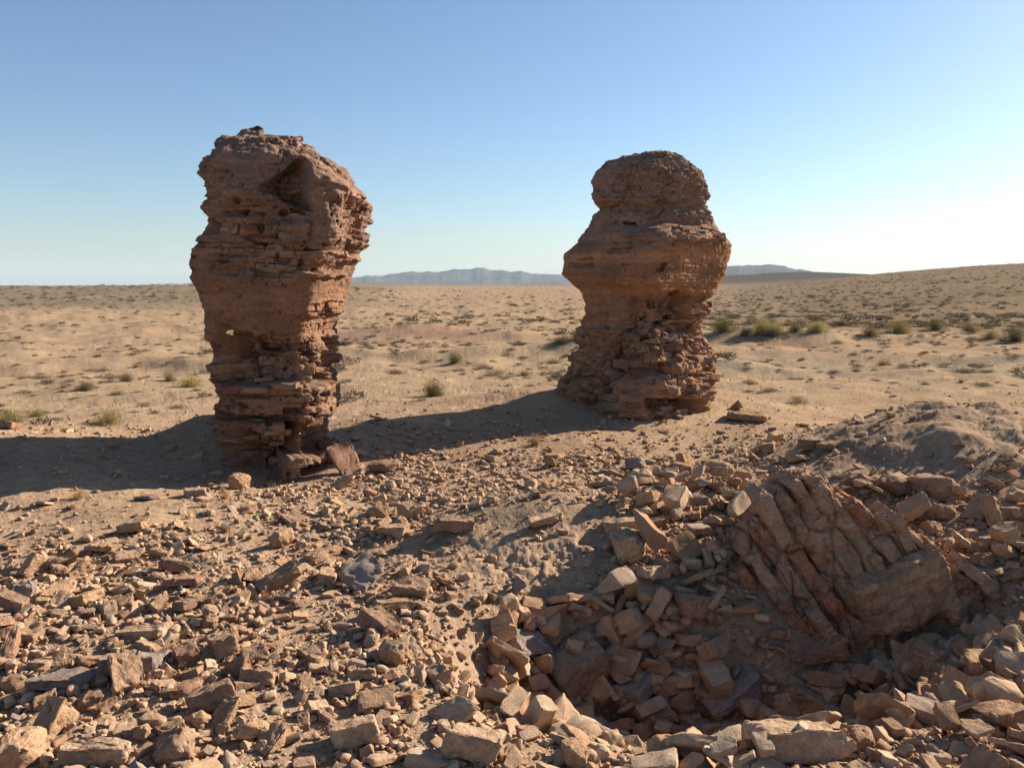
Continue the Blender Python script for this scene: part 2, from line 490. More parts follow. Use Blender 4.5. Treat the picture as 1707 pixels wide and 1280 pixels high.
# ------------------------------------------------------------------ ground sheet
def build_ground():
    azs = np.concatenate([np.linspace(-180, -46, 60, endpoint=False), np.linspace(-46, -37, 40, endpoint=False),
                          np.linspace(-37, 37, 1000, endpoint=False), np.linspace(37, 46, 40, endpoint=False), np.linspace(46, 180, 60, endpoint=False)])
    ang = np.radians(np.linspace(50, 1.2, 640))
    r1 = CAMZ / np.tan(ang)
    r2 = np.geomspace(r1[-1], 6000, 170)[1:]
    rs = np.concatenate([[0.3, 0.7, 1.1], r1, r2])
    A, R = np.meshgrid(np.radians(azs), rs)
    X, Y = np.sin(A) * R, np.cos(A) * R
    Z = terrain(X, Y)
    na, nr = len(azs), len(rs)
    V = np.stack([X, Y, Z], -1).reshape(-1, 3)
    V = np.concatenate([V, [[0, 0, float(terrain(0.0, 0.0))]]])
    i = np.arange(nr - 1)[:, None]; j = np.arange(na)[None, :]; j2 = (j + 1) % na
    q = np.stack([i * na + j, i * na + j2, (i + 1) * na + j2, (i + 1) * na + j], -1).reshape(-1, 4)[:, ::-1]
    c = len(V) - 1
    t = np.stack([np.full(na, c), (np.arange(na) + 1) % na, np.arange(na)], 1)[:, ::-1]
    t = t[:, ::-1]
    x, y = V[:, 0], V[:, 1]; r = np.hypot(x, y); az = np.degrees(np.arctan2(x, y))
    base = np.array([0.335, 0.226, 0.144])
    tone = np.tile(base, (len(V), 1))
    def blend(m, c):
        nonlocal tone
        m = np.clip(m, 0, 1)[:, None]; tone = tone * (1 - m) + np.array(c) * m
    big = fbm(x * 0.35, y * 0.35, 0.5, 4)
    blend(sm(r, 9, 14) * (0.55 + 0.6 * fbm(x * 0.16, y * 0.16, 3, 3)), (0.318, 0.231, 0.142))        # plain: sandier
    blend(0.8 * sm(big, 0.1, 0.6) * (1 - sm(r, 8, 12)), (0.30, 0.194, 0.121))
    blend(0.9 * bump(x, y, 9.5, 16.5, 7, 3.2) * sm(fbm(x * 0.3, y * 0.7, 5, 3), -0.35, 0.4), (0.275, 0.222, 0.152))     # salty flat
    blend(0.85 * bump(x, y, -3.8, 26, 4.5, 2.2) , (0.265, 0.165, 0.115))                               # reddish bank
    blend(0.75 * bump(x, y, 7.2, 22.5, 2.6, 1.6), (0.28, 0.175, 0.115))
    blend(0.55 * bump(x, y, 4.45, 7.0, 2.0, 1.6, 1.5), (0.285, 0.205, 0.142))                       # grey brown mound
    blend(0.55 * bump(x, y, 0.25, 5.3, 0.9, 0.6), (0.295, 0.207, 0.137))
    # old vegetation cover on the hills
    veg = sm(r, 82 + 8 * perlin(az * 0.09, 0.5), 98) * (1 - sm(az, -14, -5)) * (0.9 + 0.25 * fbm(x * 0.05, y * 0.05, 6, 4))
    blend(veg, (0.190, 0.143, 0.098))
    vr = sm(r, 24, 50) * sm(az, 7, 20) * (0.85 + 0.3 * fbm(x * 0.06, y * 0.03, 8, 4))
    blend(vr, (0.185, 0.136, 0.088))
    blend(sm(r, 480, 640) * sm(az, 6, 12) * 0.85, (0.07, 0.06, 0.045))
    blend(sm(r, 520, 640) * sm(az, -16, -12) * (1 - sm(az, 6, 10)) * 0.7, (0.19, 0.135, 0.095))
    # speckle of low cover across the far ground
    sp = sm(fbm(x * 0.9, y * 0.9, 2.2, 3), 0.22, 0.5) * sm(r, 24, 45) * (1 - sm(r, 300, 600))
    blend(0.40 * sp, (0.15, 0.115, 0.07))
    me = mesh_np("ground", V, tris=t, quads=q, attrs={"tone": tone})
    o = obj("ground", me, M['ground']); tag(o, kind="structure")
build_ground()

def build_mountains():
    def ridge(name, us, vs, dist, depth, seed):
        n = 420
        u = np.linspace(us[0], us[-1], n); v = np.interp(u, us, vs)
        d = ray(u, v); d /= np.hypot(d[:, 0], d[:, 1])[:, None]
        top = CAMZ + d[:, 2] * dist + 5.5 * fbm(u * 0.035, 0.3, seed, 4)
        rows = 40
        s = np.linspace(-1, 1, rows)
        V = []
        for k, sk in enumerate(s):
            rr = dist + sk * depth
            fall = 1 - abs(sk) ** 1.1
            X, Y = d[:, 0] * rr, d[:, 1] * rr
            rg = 1 + 0.30 * fbm(X * 0.006, Y * 0.0045, seed, 5) * (1 - fall) * 3 * fall - 0.25 * np.abs(fbm(X * 0.012, Y * 0.012, seed + 3, 4)) * (1 - fall)
            ends = sm(np.arange(n), 0, 25) * (1 - sm(np.arange(n), n - 26, n - 1))
            Z = -42 + (top + 42) * fall * rg * ends + fall * 1.6 * fbm(u * 0.05, sk * 0 + 0.3, seed, 4)
            V.append(np.stack([X, Y, Z], -1))
        V = np.concatenate(V)
        i = np.arange(rows - 1)[:, None]; j = np.arange(n - 1)[None, :]
        q = np.stack([i * n + j, i * n + j + 1, (i + 1) * n + j + 1, (i + 1) * n + j], -1).reshape(-1, 4)[:, ::-1]
        o = obj(name, mesh_np(name, V, quads=q), M['mountain']); tag(o, kind="structure")
    ridge("mountains", [180, 260, 300, 420, 560, 600, 640, 680, 740, 770, 800, 850, 900, 940, 1000, 1080],
          [475, 474, 471, 470, 464, 461, 458, 453, 450, 448, 447, 451, 455, 459, 466, 474], 3200, 700, 2.0)
    ridge("mountains", [1090, 1150, 1200, 1240, 1270, 1290, 1320, 1370, 1430], [470, 452, 443, 443, 441, 440, 446, 455, 472], 2600, 500, 9.0)
build_mountains()

# ------------------------------------------------------------------ ruined pillars
def prof(L):
    a = np.array(L, float); i = np.argsort(a[:, 1]); return a[i, 0], a[i, 1]

def pillar(cfg):
    Y0 = cfg['Y']
    lu, lv = prof(cfg['left']); ru, rv = prof(cfg['right'])
    _, zl = on_plane_y(lu, lv, Y0); _, zr = on_plane_y(ru, rv, Y0)
    dv_, dd_, _ = np.array(cfg['depth']).T; fl, fr_ = cfg.get('sil', (0, 0))
    xl = on_plane_y(lu, lv, Y0 + fl * np.interp(lv, dv_, dd_) * sm(lv, 212, 265))[0]; xr = on_plane_y(ru, rv, Y0 + fr_ * np.interp(rv, dv_, dd_) * sm(rv, 212, 265))[0]
    ztop = min(zl.max(), zr.max()) ; zb = -0.35
    nz, nt_ = cfg.get('nz', 470), 620
    z = np.linspace(zb, ztop, nz)
    # even spacing but finer at the crown
    XL = np.interp(z, zl[::-1], xl[::-1]); XR = np.interp(z, zr[::-1], xr[::-1])
    cx = (XL + XR) / 2; hw = np.maximum((XR - XL) / 2, 0.04)
    _, vrow, _ = proj(cx, np.full(nz, Y0), z)
    # angles: -pi/2 is towards the camera; denser there
    t = np.linspace(0, 2 * math.pi, nt_, endpoint=False)
    th = t + 0.42 * np.sin(t - math.pi / 2 + math.pi / 2)  # placeholder warp
    th = -math.pi / 2 + t + 0 * th
    th = th - 0.45 * np.sin(t)
    ph = cfg['rot']; n = np.interp(vrow, cfg['n'][0], cfg['n'][1])[:, None]
    lt = th - ph
    rho = (np.abs(np.cos(lt)) ** n + np.abs(np.sin(lt)) ** n) ** (-1.0 / n)
    gx, gy = rho * np.cos(th)[None], rho * np.sin(th)[None]
    gx = gx / np.abs(gx).max(1, keepdims=True); gy = gy / np.abs(gy).max(1, keepdims=True)
    dv, dd, df = np.array(cfg['depth']).T
    hd = np.interp(vrow, dv, dd); fo = np.interp(vrow, dv, df)   # half depth, front shift
    # taper the depth with the width at the crown
    hd = hd * np.clip(hw / np.interp(vrow, dv, np.maximum(dd, 0.1)) * 1.4, 0.15, 1.0)
    X = cx[:, None] + hw[:, None] * gx
    Yy = Y0 + hd[:, None] * gy - fo[:, None] * np.clip(-gy, 0, 1)
    Z = np.repeat(z[:, None], nt_, 1)
    nx, ny = gx * 1.0, gy * 1.0
    ln = np.hypot(nx, ny); nx, ny = nx / ln, ny / ln
    NX, NY = nx, ny
    U, Vv, D = proj(X, Yy, Z)
    front = sm(-(NX * X + NY * Yy) / np.hypot(X, Yy), 0.02, 0.20)
    # arc length along the section at mean size
    P = np.stack([gx[nz // 2] * hw.mean(), gy[nz // 2] * hd.mean()], -1)
    seg = np.linalg.norm(np.roll(P, -1, 0) - P, axis=1); S = np.concatenate([[0], np.cumsum(seg)[:-1]])
    S = np.repeat(S[None], nz, 0)
    sd_ = cfg['seed']
    # ---- weights by image row
    tv, w_course, w_brick, w_hole, w_lump, w_fine = np.array(cfg['weights']).T
    wc, wb, wh, wl, wf = [np.interp(Vv, tv, q) for q in (w_course, w_brick, w_hole, w_lump, w_fine)]
    for (u0, u1, v0, v1, f, soft) in cfg['wmod']:      # local roughening / smoothing
        m = sm(U, u0 - soft, u0 + soft) * (1 - sm(U, u1 - soft, u1 + soft)) * sm(Vv, v0 - soft, v0 + soft) * (1 - sm(Vv, v1 - soft, v1 + soft))
        m = sm(m + 0.5 * fbm(X * 4, Yy * 4, Z * 4, 3), 0.35, 0.65) * (m > 0.02)
        k = 1 + (f - 1) * m
        wc, wb, wh, wl = wc * k, wb * k, wh * k, wl * (0.6 + 0.4 * k)
    zz = Z + 0.018 * fbm(X * 2.2, Yy * 2.2, Z * 0.9 + sd_, 3) + 0.03 * perlin(X * 0.9, Yy * 0.9, sd_)
    ht = cfg['course']
    kz = zz / ht + 0.75 * perlin(zz * 4.1, sd_ * 1.0, 0.3) + 0.35 * perlin(zz * 11, sd_, 0.7)
    K = np.floor(kz); fz = kz - K
    L = ht * (2.4 + 2.0 * hash01(K + 900, int(sd_)))
    ks = S / L + hash01(K + 50, 3 + int(sd_)) * 7; J = np.floor(ks); fs = ks - J
    cr = hash01(K + 300, int(sd_) + 1) * 2 - 1
    br = hash01(K + 300, J + 40, int(sd_) + 2)
    er = sm(fbm(X * 2.3 + 5, Yy * 2.3, Z * 2.3 + sd_, 3), -0.45, 0.45)          # erosion patches
    edge_z = np.minimum(sm(fz, 0.0, 0.16), 1 - sm(fz, 0.84, 1.0))
    edge_s = np.minimum(sm(fs, 0.0, 0.07), 1 - sm(fs, 0.93, 1.0))
    joint = 1 - np.minimum(edge_z, 0.3 + 0.7 * edge_s)
    d = wc * (cr * 0.5 + 0.55 * perlin(S * 2.2, K * 3.1, sd_)) * (0.15 + 1.1 * er)
    d = d + wb * ((br - 0.5) * 1.3) * (0.15 + 1.1 * er)
    d = d - (wc * 0.5 + wb * 0.4) * joint * (0.15 + 1.15 * er) * (0.35 + 0.9 * hash01(K + 222, int(sd_)))
    wk = np.interp(Vv, cfg['blocks'][0], cfg['blocks'][1])
    b1, c1_ = blocks(X * 3.9 + 3, Yy * 3.9, Z * 7.0 + sd_, 1)
    b2, c2_ = blocks(X * 10.5, Yy * 10.5 + 7, Z * 17 + sd_, 2)
    d = d + wk * (b1 * 0.9 - 0.55 * c1_) * (0.35 + 0.8 * er) + wk * 0.42 * (b2 - 0.5 * c2_)
    hole = (hash01(K + 700, J + 90, int(sd_) + 5) < wh * (0.4 + 1.3 * er)) * np.minimum(edge_z, edge_s)
    d = d - hole * (0.05 + 0.10 * hash01(K, J, 8))
    # putlog like voids
    pv = sm(fbm(X * 7.5, Yy * 7.5, Z * 12 + sd_, 2), 0.50, 0.62) * sm(wh, 0.015, 0.06)
    d = d - 0.07 * pv
    # pocks and hairline bedding on the smoother faces
    pk_ = sm(fbm(X * 19, Yy * 19, Z * 24 + sd_, 2), 0.55, 0.75)
    d = d - 0.018 * pk_ - 0.007 * (hash01(np.floor(zz / 0.034) + 40, int(sd_)) < 0.35) * sm(fbm(X * 3, Yy * 3, Z * 5, 2), -0.2, 0.3)
    d = d + wl * (fbm(X * 2.4, Yy * 2.4, Z * 2.6 + sd_, 4) * 0.9 + 0.35 * np.abs(fbm(X * 6, Yy * 6, Z * 6 + sd_, 3)))
    d = d + wf * fbm(X * 14, Yy * 14, Z * 22 + sd_, 4)
    # ---- big features seen on the face
    for f in cfg['features']:
        u0, u1, v0, v1, dep, soft = f[:6]
        wob = 1.0 * soft + 1.5
        uu = U + 5 * fbm(X * 5, Yy * 5, Z * 5 + 3, 3); vv = Vv + 4 * fbm(X * 5 + 9, Yy * 5, Z * 5, 3)
        if len(f) > 6 and f[6] == 'ell':
            q = np.hypot((uu - (u0 + u1) / 2) / ((u1 - u0) / 2), (vv - (v0 + v1) / 2) / ((v1 - v0) / 2))
            m = 1 - sm(q, 1 - soft / 20, 1 + soft / 20)
        elif len(f) > 6:                                     # polygon given by half planes
            m = np.ones_like(U); P_ = f[6]
            for a in range(len(P_)):
                x1, y1 = P_[a]; x2, y2 = P_[(a + 1) % len(P_)]
                ll = math.hypot(x2 - x1, y2 - y1)
                m = m * sm(((x2 - x1) * (vv - y1) - (y2 - y1) * (uu - x1)) / ll, -soft, soft)
        else:
            m = sm(uu, u0 - soft, u0 + soft) * (1 - sm(uu, u1 - soft, u1 + soft)) * sm(vv, v0 - soft, v0 + soft) * (1 - sm(vv, v1 - soft, v1 + soft))
        d = d + dep * m * front
    d = d - cfg['bias']; d = np.where(d > 0.03, 0.03 + (d - 0.03) * 0.45, d)
    # keep the top from exploding where the section is thin
    d = d * np.clip(hw / 0.35, 0.2, 1)[:, None]
    X2 = X + NX * d; Y2 = Yy + NY * d
    Z2 = Z + (0.03 * fbm(X * 4, Yy * 4, sd_ + 2, 3) + 0.03 * np.abs(fbm(X * 9, Yy * 9, sd_ + 7, 2))) * sm(z, ztop - 0.7, ztop - 0.05)[:, None]
    # ---- true colour of the materials
    c1 = np.array(cfg['tone_brick']); c2 = np.array(cfg['tone_mud'])
    mt = np.clip(0.5 + 0.5 * fbm(X * 1.3, Yy * 1.3, Z * 1.8 + sd_, 3), 0, 1)[..., None]
    tone = c1 * (1 - mt) + c2 * mt
    tone = tone * (0.84 + 0.32 * hash01(K + 5, int(sd_)))[..., None]
    tone = tone * (1 + (wb * 5)[..., None] * (br - 0.5)[..., None] * np.array([0.5, 0.65, 0.75]))
    g = np.interp(Vv, cfg['grey'][0], cfg['grey'][1])[..., None]
    tone = tone * (1 - g) + g * np.array([0.232, 0.170, 0.135])
    red = (hash01(K + 1200, J + 77, 4) < 0.16)[..., None] * np.clip(wb * 14, 0, 1)[..., None]
    tone = tone * (1 - 0.6 * red) + 0.6 * red * np.array([0.17, 0.085, 0.055])
    tone = np.clip(tone, 0.05, 0.6)
    V = np.stack([X2, Y2, Z2], -1)
    grid = np.arange(nz * nt_).reshape(nz, nt_)
    keep = np.ones((nz - 1, nt_), bool)
    extra_v = []; extra_q = []
    if 'tunnel' in cfg:                                   # a hole right through the masonry
        tu, tvv, span = cfg['tunnel']
        facing = (NX * X + NY * Yy) < 0
        r = ray(tu, tvv); r = r / np.linalg.norm(r)
        rel = V - np.array([0, 0, CAMZ]); along = rel @ r
        off = np.linalg.norm(rel - along[..., None] * r, axis=-1)
        fi, fj = np.unravel_index(np.argmin(np.where(facing, off, 9)), off.shape)
        bi, bj = np.unravel_index(np.argmin(np.where(~facing, off, 9)), off.shape)
        def span_j(i, j, w):
            a = j
            while np.linalg.norm(V[i, a % nt_] - V[i, j]) < w: a -= 1
            b = j
            while np.linalg.norm(V[i, b % nt_] - V[i, j]) < w: b += 1
            return a, b
        dz = z[1] - z[0]; hi = max(1, int(span / dz))
        fa, fb = span_j(fi, fj, span); ba, bb = span_j(bi, bj, span * 4.5)
        def loop(i0, i1, a, b, m):
            pts = [(i0, a + (b - a) * k / m) for k in range(m)] + [(i0 + (i1 - i0) * k / m, b) for k in range(m)] + \
                  [(i1, b - (b - a) * k / m) for k in range(m)] + [(i1 - (i1 - i0) * k / m, a) for k in range(m)]
            return [V[int(round(p)), int(round(q)) % nt_] for p, q in pts]
        lf = np.array(loop(fi - hi, fi + hi, fa, fb, 6)); lb = np.array(loop(bi - int(hi * 1.5), bi + int(hi * 1.5), bb, ba, 6))
        for i0, i1, a, b in ((fi - hi, fi + hi, fa, fb), (bi - int(hi * 1.5), bi + int(hi * 1.5), ba, bb)):
            for c in range(a, b): keep[i0:i1, c % nt_] = False
        m = len(lf); base = nz * nt_
        ring = [lf + (lb - lf) * s for s in np.linspace(0, 1, 8)]
        for k in range(1, 7): ring[k] = ring[k] + rng.normal(0, 0.004, ring[k].shape)
        extra_v = np.concatenate(ring)
        for k in range(7):
            for a in range(m):
                b = (a + 1) % m
                extra_q.append([base + k * m + a, base + k * m + b, base + (k + 1) * m + b, base + (k + 1) * m + a])
    i = np.arange(nz - 1)[:, None]; j = np.arange(nt_)[None, :]; j2 = (j + 1) % nt_
    q = np.stack([i * nt_ + j, i * nt_ + j2, (i + 1) * nt_ + j2, (i + 1) * nt_ + j], -1)
    root = obj(cfg['name'], None); root.location = (0, 0, 0)
    root.location = (float(cx[nz // 8]), Y0, 0.0)
    tag(root, cfg['label'], 'pillar', 'two ruined masonry pillars')
    Vf = V.reshape(-1, 3); Tf = tone.reshape(-1, 3)
    if len(extra_v):
        Vf = np.concatenate([Vf, extra_v]); Tf = np.concatenate([Tf, np.tile(Tf.mean(0), (len(extra_v), 1))])
    zsplit = []
    for (pn, vlo, vhi, plab) in cfg['parts']:
        rows = (vrow[:-1] >= vlo) & (vrow[:-1] < vhi)
        sel = q[rows][keep[rows]]
        sel = sel.reshape(-1, 4)
        if len(extra_q) and vlo <= cfg['tunnel'][1] < vhi: sel = np.concatenate([sel, np.array(extra_q)])
        tri = None
        if vlo == cfg['parts'][0][1]:
            top = Vf[(nz - 1) * nt_:(nz) * nt_].mean(0) + [0, 0, 0.015]
            Vf = np.concatenate([Vf, [top]]); Tf = np.concatenate([Tf, [Tf[(nz - 1) * nt_]]])
            a = (nz - 1) * nt_ + np.arange(nt_); b = (nz - 1) * nt_ + (np.arange(nt_) + 1) % nt_
            tri = np.stack([a, b, np.full(nt_, len(Vf) - 1)], 1)
        used = np.unique(np.concatenate([sel.ravel()] + ([tri.ravel()] if tri is not None else [])))
        mp = -np.ones(len(Vf), int); mp[used] = np.arange(len(used))
        me = mesh_np(pn, Vf[used] - np.array(root.location), quads=mp[sel], tris=None if tri is None else mp[tri], attrs={"tone": Tf[used]}, sharp=52)
        o = obj(pn, me, M['masonry'], root)
        if plab: o["label"] = plab
    # rubble still bedded in the core
    if cfg.get('bedded'):
        VS, FS, n0, TT = [], [], 0, []
        r = np.random.default_rng(int(sd_) + 70)
        for (u0, u1, v0, v1, cnt, smin, smax) in cfg['bedded']:
            fr = (NX * X + NY * Yy) / np.hypot(X, Yy) < 0.15
            hx_ = cfg['tunnel'] if 'tunnel' in cfg else (-999, -999)
            cand = np.argwhere(fr & (U > u0) & (U < u1) & (Vv > v0) & (Vv < v1) & ((np.abs(U - hx_[0]) > 34) | (np.abs(Vv - hx_[1]) > 26)))
            for c in cand[r.choice(len(cand), min(cnt, len(cand)), replace=False)]:
                i_, j_ = c
                kd = r.choice(['brick', 'slab', 'brick', 'lump', 'wedge'])
                Vr, Fr = rock(kd, int(r.integers(1, 900)), 2)
                s = r.uniform(smin, smax)
                a = math.atan2(NY[i_, j_], NX[i_, j_]) + math.pi / 2 + r.normal(0, 0.35)
                tl = r.normal(0, 0.13)
                Rz = np.array([[math.cos(a), -math.sin(a), 0], [math.sin(a), math.cos(a), 0], [0, 0, 1]])
                Rx = np.array([[1, 0, 0], [0, math.cos(tl), -math.sin(tl)], [0, math.sin(tl), math.cos(tl)]])
                Vr = (Vr * s) @ Rx.T @ Rz.T
                p = V[i_, j_] - np.array([NX[i_, j_], NY[i_, j_], 0]) * s * r.uniform(0.18, 0.36)
                VS.append(Vr + p - np.array(root.location)); FS.append(Fr + n0); n0 += len(Vr)
                bc = np.array([[0.235, 0.155, 0.10], [0.20, 0.12, 0.078], [0.265, 0.185, 0.125], [0.17, 0.092, 0.06], [0.21, 0.16, 0.125]][r.integers(0, 5)])
                TT.append(np.tile(bc * r.uniform(0.85, 1.15), (len(Vr), 1)))
        me = mesh_np("bedded_stones", np.concatenate(VS), tris=np.concatenate(FS), attrs={"tone": np.concatenate(TT)}, sharp=35)
        obj("bedded_stones", me, M['masonry'], root)
    return root

P1 = dict(name="ruined_pillar", seed=3.0, Y=7.65, n=([200,300,360,560,640,860],[3.2,5,8,8,6,5]), rot=math.radians(-3), course=0.066,
    bias=0.02, sil=(-0.56, 0.80), blocks=([200,330,350,440,460,540,570,640,860],[0.030,0.024,0.012,0.012,0.003,0.003,0.018,0.026,0.030]),
    label="taller ruined pillar on the left, widening upward with a small hole through it",
    left=[(425,214),(402,222),(390,234),(360,244),(351,250),(350,265),(339,282),(337,300),(340,315),(340,340),(337,356),(355,370),(352,387),(337,412),(327,425),(324,440),(321,460),(330,480),(336,498),(343,516),(345,541),(345,557),(354,567),(353,588),(349,603),(353,629),(361,655),(354,670),(357,686),(362,722),(360,760),(356,800),(352,860)],
    right=[(430,214),(440,217),(450,227),(470,237),(495,239),(522,240),(532,255),(565,267),(587,282),(597,300),(610,317),(627,337),(622,352),(620,385),(616,405),(602,422),(605,432),(597,450),(590,475),(583,501),(580,523),(568,529),(564,547),(568,570),(570,590),(568,606),(560,629),(572,639),(571,670),(571,686),(557,696),(558,722),(556,753),(560,790),(565,860)],
    depth=[(214,0.35,-0.1),(260,0.70,-0.05),(340,0.80,0.0),(450,0.76,0.0),(560,0.66,-0.03),(650,0.62,-0.05),(740,0.60,-0.08),(860,0.60,-0.05)],
    weights=[(200,0.004,0.003,0.0,0.095,0.022),(330,0.012,0.008,0.01,0.07,0.016),(352,0.034,0.020,0.06,0.035,0.010),(385,0.042,0.022,0.07,0.03,0.009),(448,0.038,0.018,0.05,0.025,0.008),(462,0.008,0.004,0.012,0.014,0.004),(555,0.006,0.003,0.012,0.016,0.005),(575,0.02,0.02,0.05,0.035,0.012),(650,0.035,0.026,0.06,0.04,0.014),(760,0.035,0.03,0.06,0.04,0.014),(860,0.03,0.03,0.05,0.03,0.01)],
    wmod=[(572,660,300,520,2.6,6),(520,600,500,640,5.0,10),(330,420,250,345,0.7,10),(340,425,540,640,1.8,8)],
    features=[(358,418,556,640,-0.15,2.5),(0,0,0,0,-0.15,2.5,[(356,534),(378,542),(420,566),(420,600),(356,600)]),(418,470,590,640,-0.12,5),(470,500,606,632,-0.10,4),(474,503,704,756,-0.48,2),(508,560,704,756,-0.16,4),
              (383,500,643,655,0.10,2),(430,515,624,646,0.07,4),(395,450,664,692,0.08,3),(445,520,655,700,0.05,5),(525,575,636,690,0.07,4),(365,500,693,701,-0.10,2),(362,474,742,800,-0.24,5),(505,560,776,800,-0.12,4),
              (476,552,757,770,0.24,2),(385,432,700,722,0.06,3),(428,473,706,735,0.03,3),
              (440,520,300,318,0.05,3),(455,512,328,338,-0.04,3),(0,0,0,0,-0.24,2.0,[(487,272),(506,268),(522,352),(432,316)]),(360,440,232,330,0.07,14),(432,500,228,275,0.06,10),
              (0,0,0,0,0.13,4,[(502,262),(590,302),(605,335),(514,296)]),(520,575,296,440,0.05,8),
              (500,580,452,462,0.07,2),(500,580,425,451,-0.05,3),(420,505,452,461,-0.05,3),(360,440,352,360,-0.06,3),(455,515,372,386,0.05,3),(470,510,368,400,0.05,4),(410,470,392,406,-0.05,3),(445,500,400,412,0.03,3),
              (0,0,0,0,-0.09,3,[(343,428),(366,420),(362,436),(343,452)]),(345,400,430,446,0.04,3),
              (376,390,546,566,-0.05,3,'ell'),(426,444,560,575,-0.08,2.5,'ell'),(540,552,505,520,-0.08,2,'ell'),(388,402,325,337,-0.08,2,'ell'),(400,422,348,360,-0.08,2,'ell')],
    tone_brick=(0.202, 0.112, 0.070), tone_mud=(0.235, 0.142, 0.092),
    grey=([200,260,340,400,450,470,560,620,700,860],[0.6,0.5,0.35,0.4,0.4,0.0,0.05,0.25,0.15,0.2]),
    tunnel=(382,555,0.028),
    parts=[("mud_crown",-500,352,"rough weathered mud crown"),("masonry_shaft",352,560,None),("brick_footing",560,5000,"crumbling footing of broken brick courses")],
    bedded=[(350,575,570,780,60,0.08,0.24),(520,575,500,640,20,0.05,0.11),(345,575,350,450,26,0.07,0.18),(360,600,225,340,16,0.05,0.11)])
P2 = dict(name="ruined_pillar", seed=21.0, Y=10.6, n=([250,340,372,395,420,500,545,600,740],[2.4,2.8,3.2,6,9,9,6,4,3.4]), rot=math.radians(40), course=0.074,
    bias=0.024, blocks=([250,300,375,392,412,480,500,530,560,600,740],[0.026,0.022,0.02,0.012,0.004,0.004,0.010,0.024,0.045,0.055,0.06]),
    label="shorter ruined pillar on the right with a rounded cap over a wide shoulder",
    left=[(1115,256),(1089,258),(1059,260),(1030,267),(1009,273),(993,286),(984,307),(982.5,324),(986,340),(993,352),(986,361),(977,380),(963,403),(939,424),(938,438),(934.5,457),(944,467),(955,477),(965,484),(974,507),(972,523),(969,542),(960,547),(958,576),(952,592),(953,610),(943,629),(933.5,637),(933.5,655),(934,680),(935,740)],
    right=[(1118,256),(1124,260),(1152,272),(1166.5,286),(1180.6,307),(1181,328),(1179,340),(1189,356),(1192,373),(1199,385),(1209,394),(1221.6,409),(1217,429),(1213,445.6),(1205,464),(1199,476),(1193,489),(1180,499.5),(1180,521),(1167,539),(1169.5,552),(1177,565),(1188,579),(1190.5,602),(1190.5,629),(1188,642),(1182.6,666),(1180,690),(1180,740)],
    depth=[(256,0.35,-0.02),(290,0.62,-0.02),(366,0.64,-0.10),(376,0.68,-0.12),(396,0.94,0.06),(420,0.98,0.06),(470,0.98,0.04),(500,0.84,0.0),(560,0.84,0.0),(600,0.92,0.03),(650,0.98,0.05),(740,1.0,0.05)],
    weights=[(240,0.006,0.004,0.0,0.05,0.024),(300,0.014,0.008,0.01,0.05,0.020),(365,0.022,0.014,0.03,0.045,0.012),(395,0.014,0.010,0.02,0.03,0.012),(415,0.006,0.003,0.004,0.012,0.004),(478,0.007,0.003,0.006,0.014,0.004),(500,0.012,0.008,0.03,0.02,0.006),(530,0.02,0.02,0.06,0.03,0.010),(580,0.010,0.010,0.03,0.07,0.018),(650,0.010,0.012,0.03,0.08,0.02),(740,0.010,0.012,0.03,0.07,0.014)],
    wmod=[(1060,1200,484,560,3.0,8),(930,1055,490,545,0.35,8),(930,1060,560,700,0.55,10)],
    features=[(1048,1150,500,555,-0.12,6),(1100,1140,486,520,-0.10,5),(1010,1075,520,536,-0.05,4),(1020,1110,590,625,-0.10,5),(1070,1110,590,606,0.12,4),
              (1120,1165,602,622,0.10,4),(1020,1190,630,664,0.16,4),(1030,1075,664,696,0.12,4),(1080,1165,664,684,-0.16,4),(1090,1150,672,690,0.06,4),
              (956,985,432,446,-0.07,3),(945,990,440,444,-0.04,2),(1040,1215,394,399,0.05,2.5),(1000,1075,536,548,-0.07,4),(1150,1180,535,556,-0.06,4),
              (984,1180,340,352,-0.05,4),(1010,1100,300,306,-0.02,3),(1086,1110,290,310,0.03,4)],
    tone_brick=(0.285, 0.158, 0.090), tone_mud=(0.300, 0.174, 0.102),
    grey=([240,300,360,400,416,480,560,620,740],[0.85,0.75,0.65,0.5,0.0,0.0,0.15,0.2,0.1]),
    parts=[("mud_cap",-500,378,"rounded crumbly grey brown cap"),("smooth_shoulder",378,535,"smooth flaring shoulder of thin courses"),("rubble_footing",535,5000,"broken footing of loose bricks and stones")],
    bedded=[(935,1190,540,690,150,0.08,0.26),(1075,1190,490,560,40,0.06,0.16),(1060,1215,380,400,22,0.12,0.22),(985,1185,262,370,40,0.05,0.12)])
pil1 = pillar(P1)
pil2 = pillar(P2)

# ------------------------------------------------------------------ fallen block of masonry
def tri_block(V, F, seg):
    n = 0
    while True:
        e = np.linalg.norm(V[F[:, 0]] - V[F[:, 1]], axis=1).max()
        if e < seg or n > 6: return V, F
        V, F = subdiv(V, F, 1); n += 1

def clip_poly_strip(poly, a, b):
    """z range of a polygon (x,z) in the strip x in [a,b]"""
    lo, hi = [], []
    for xs in np.linspace(a, b, 5):
        c = []
        for k in range(len(poly)):
            x1, z1 = poly[k]; x2, z2 = poly[(k + 1) % len(poly)]
            if (x1 - xs) * (x2 - xs) < 0: c.append(z1 + (z2 - z1) * (xs - x1) / (x2 - x1))
        if len(c) >= 2: lo.append(min(c)); hi.append(max(c))
    if not lo: return None
    return np.mean(lo), np.mean(hi)

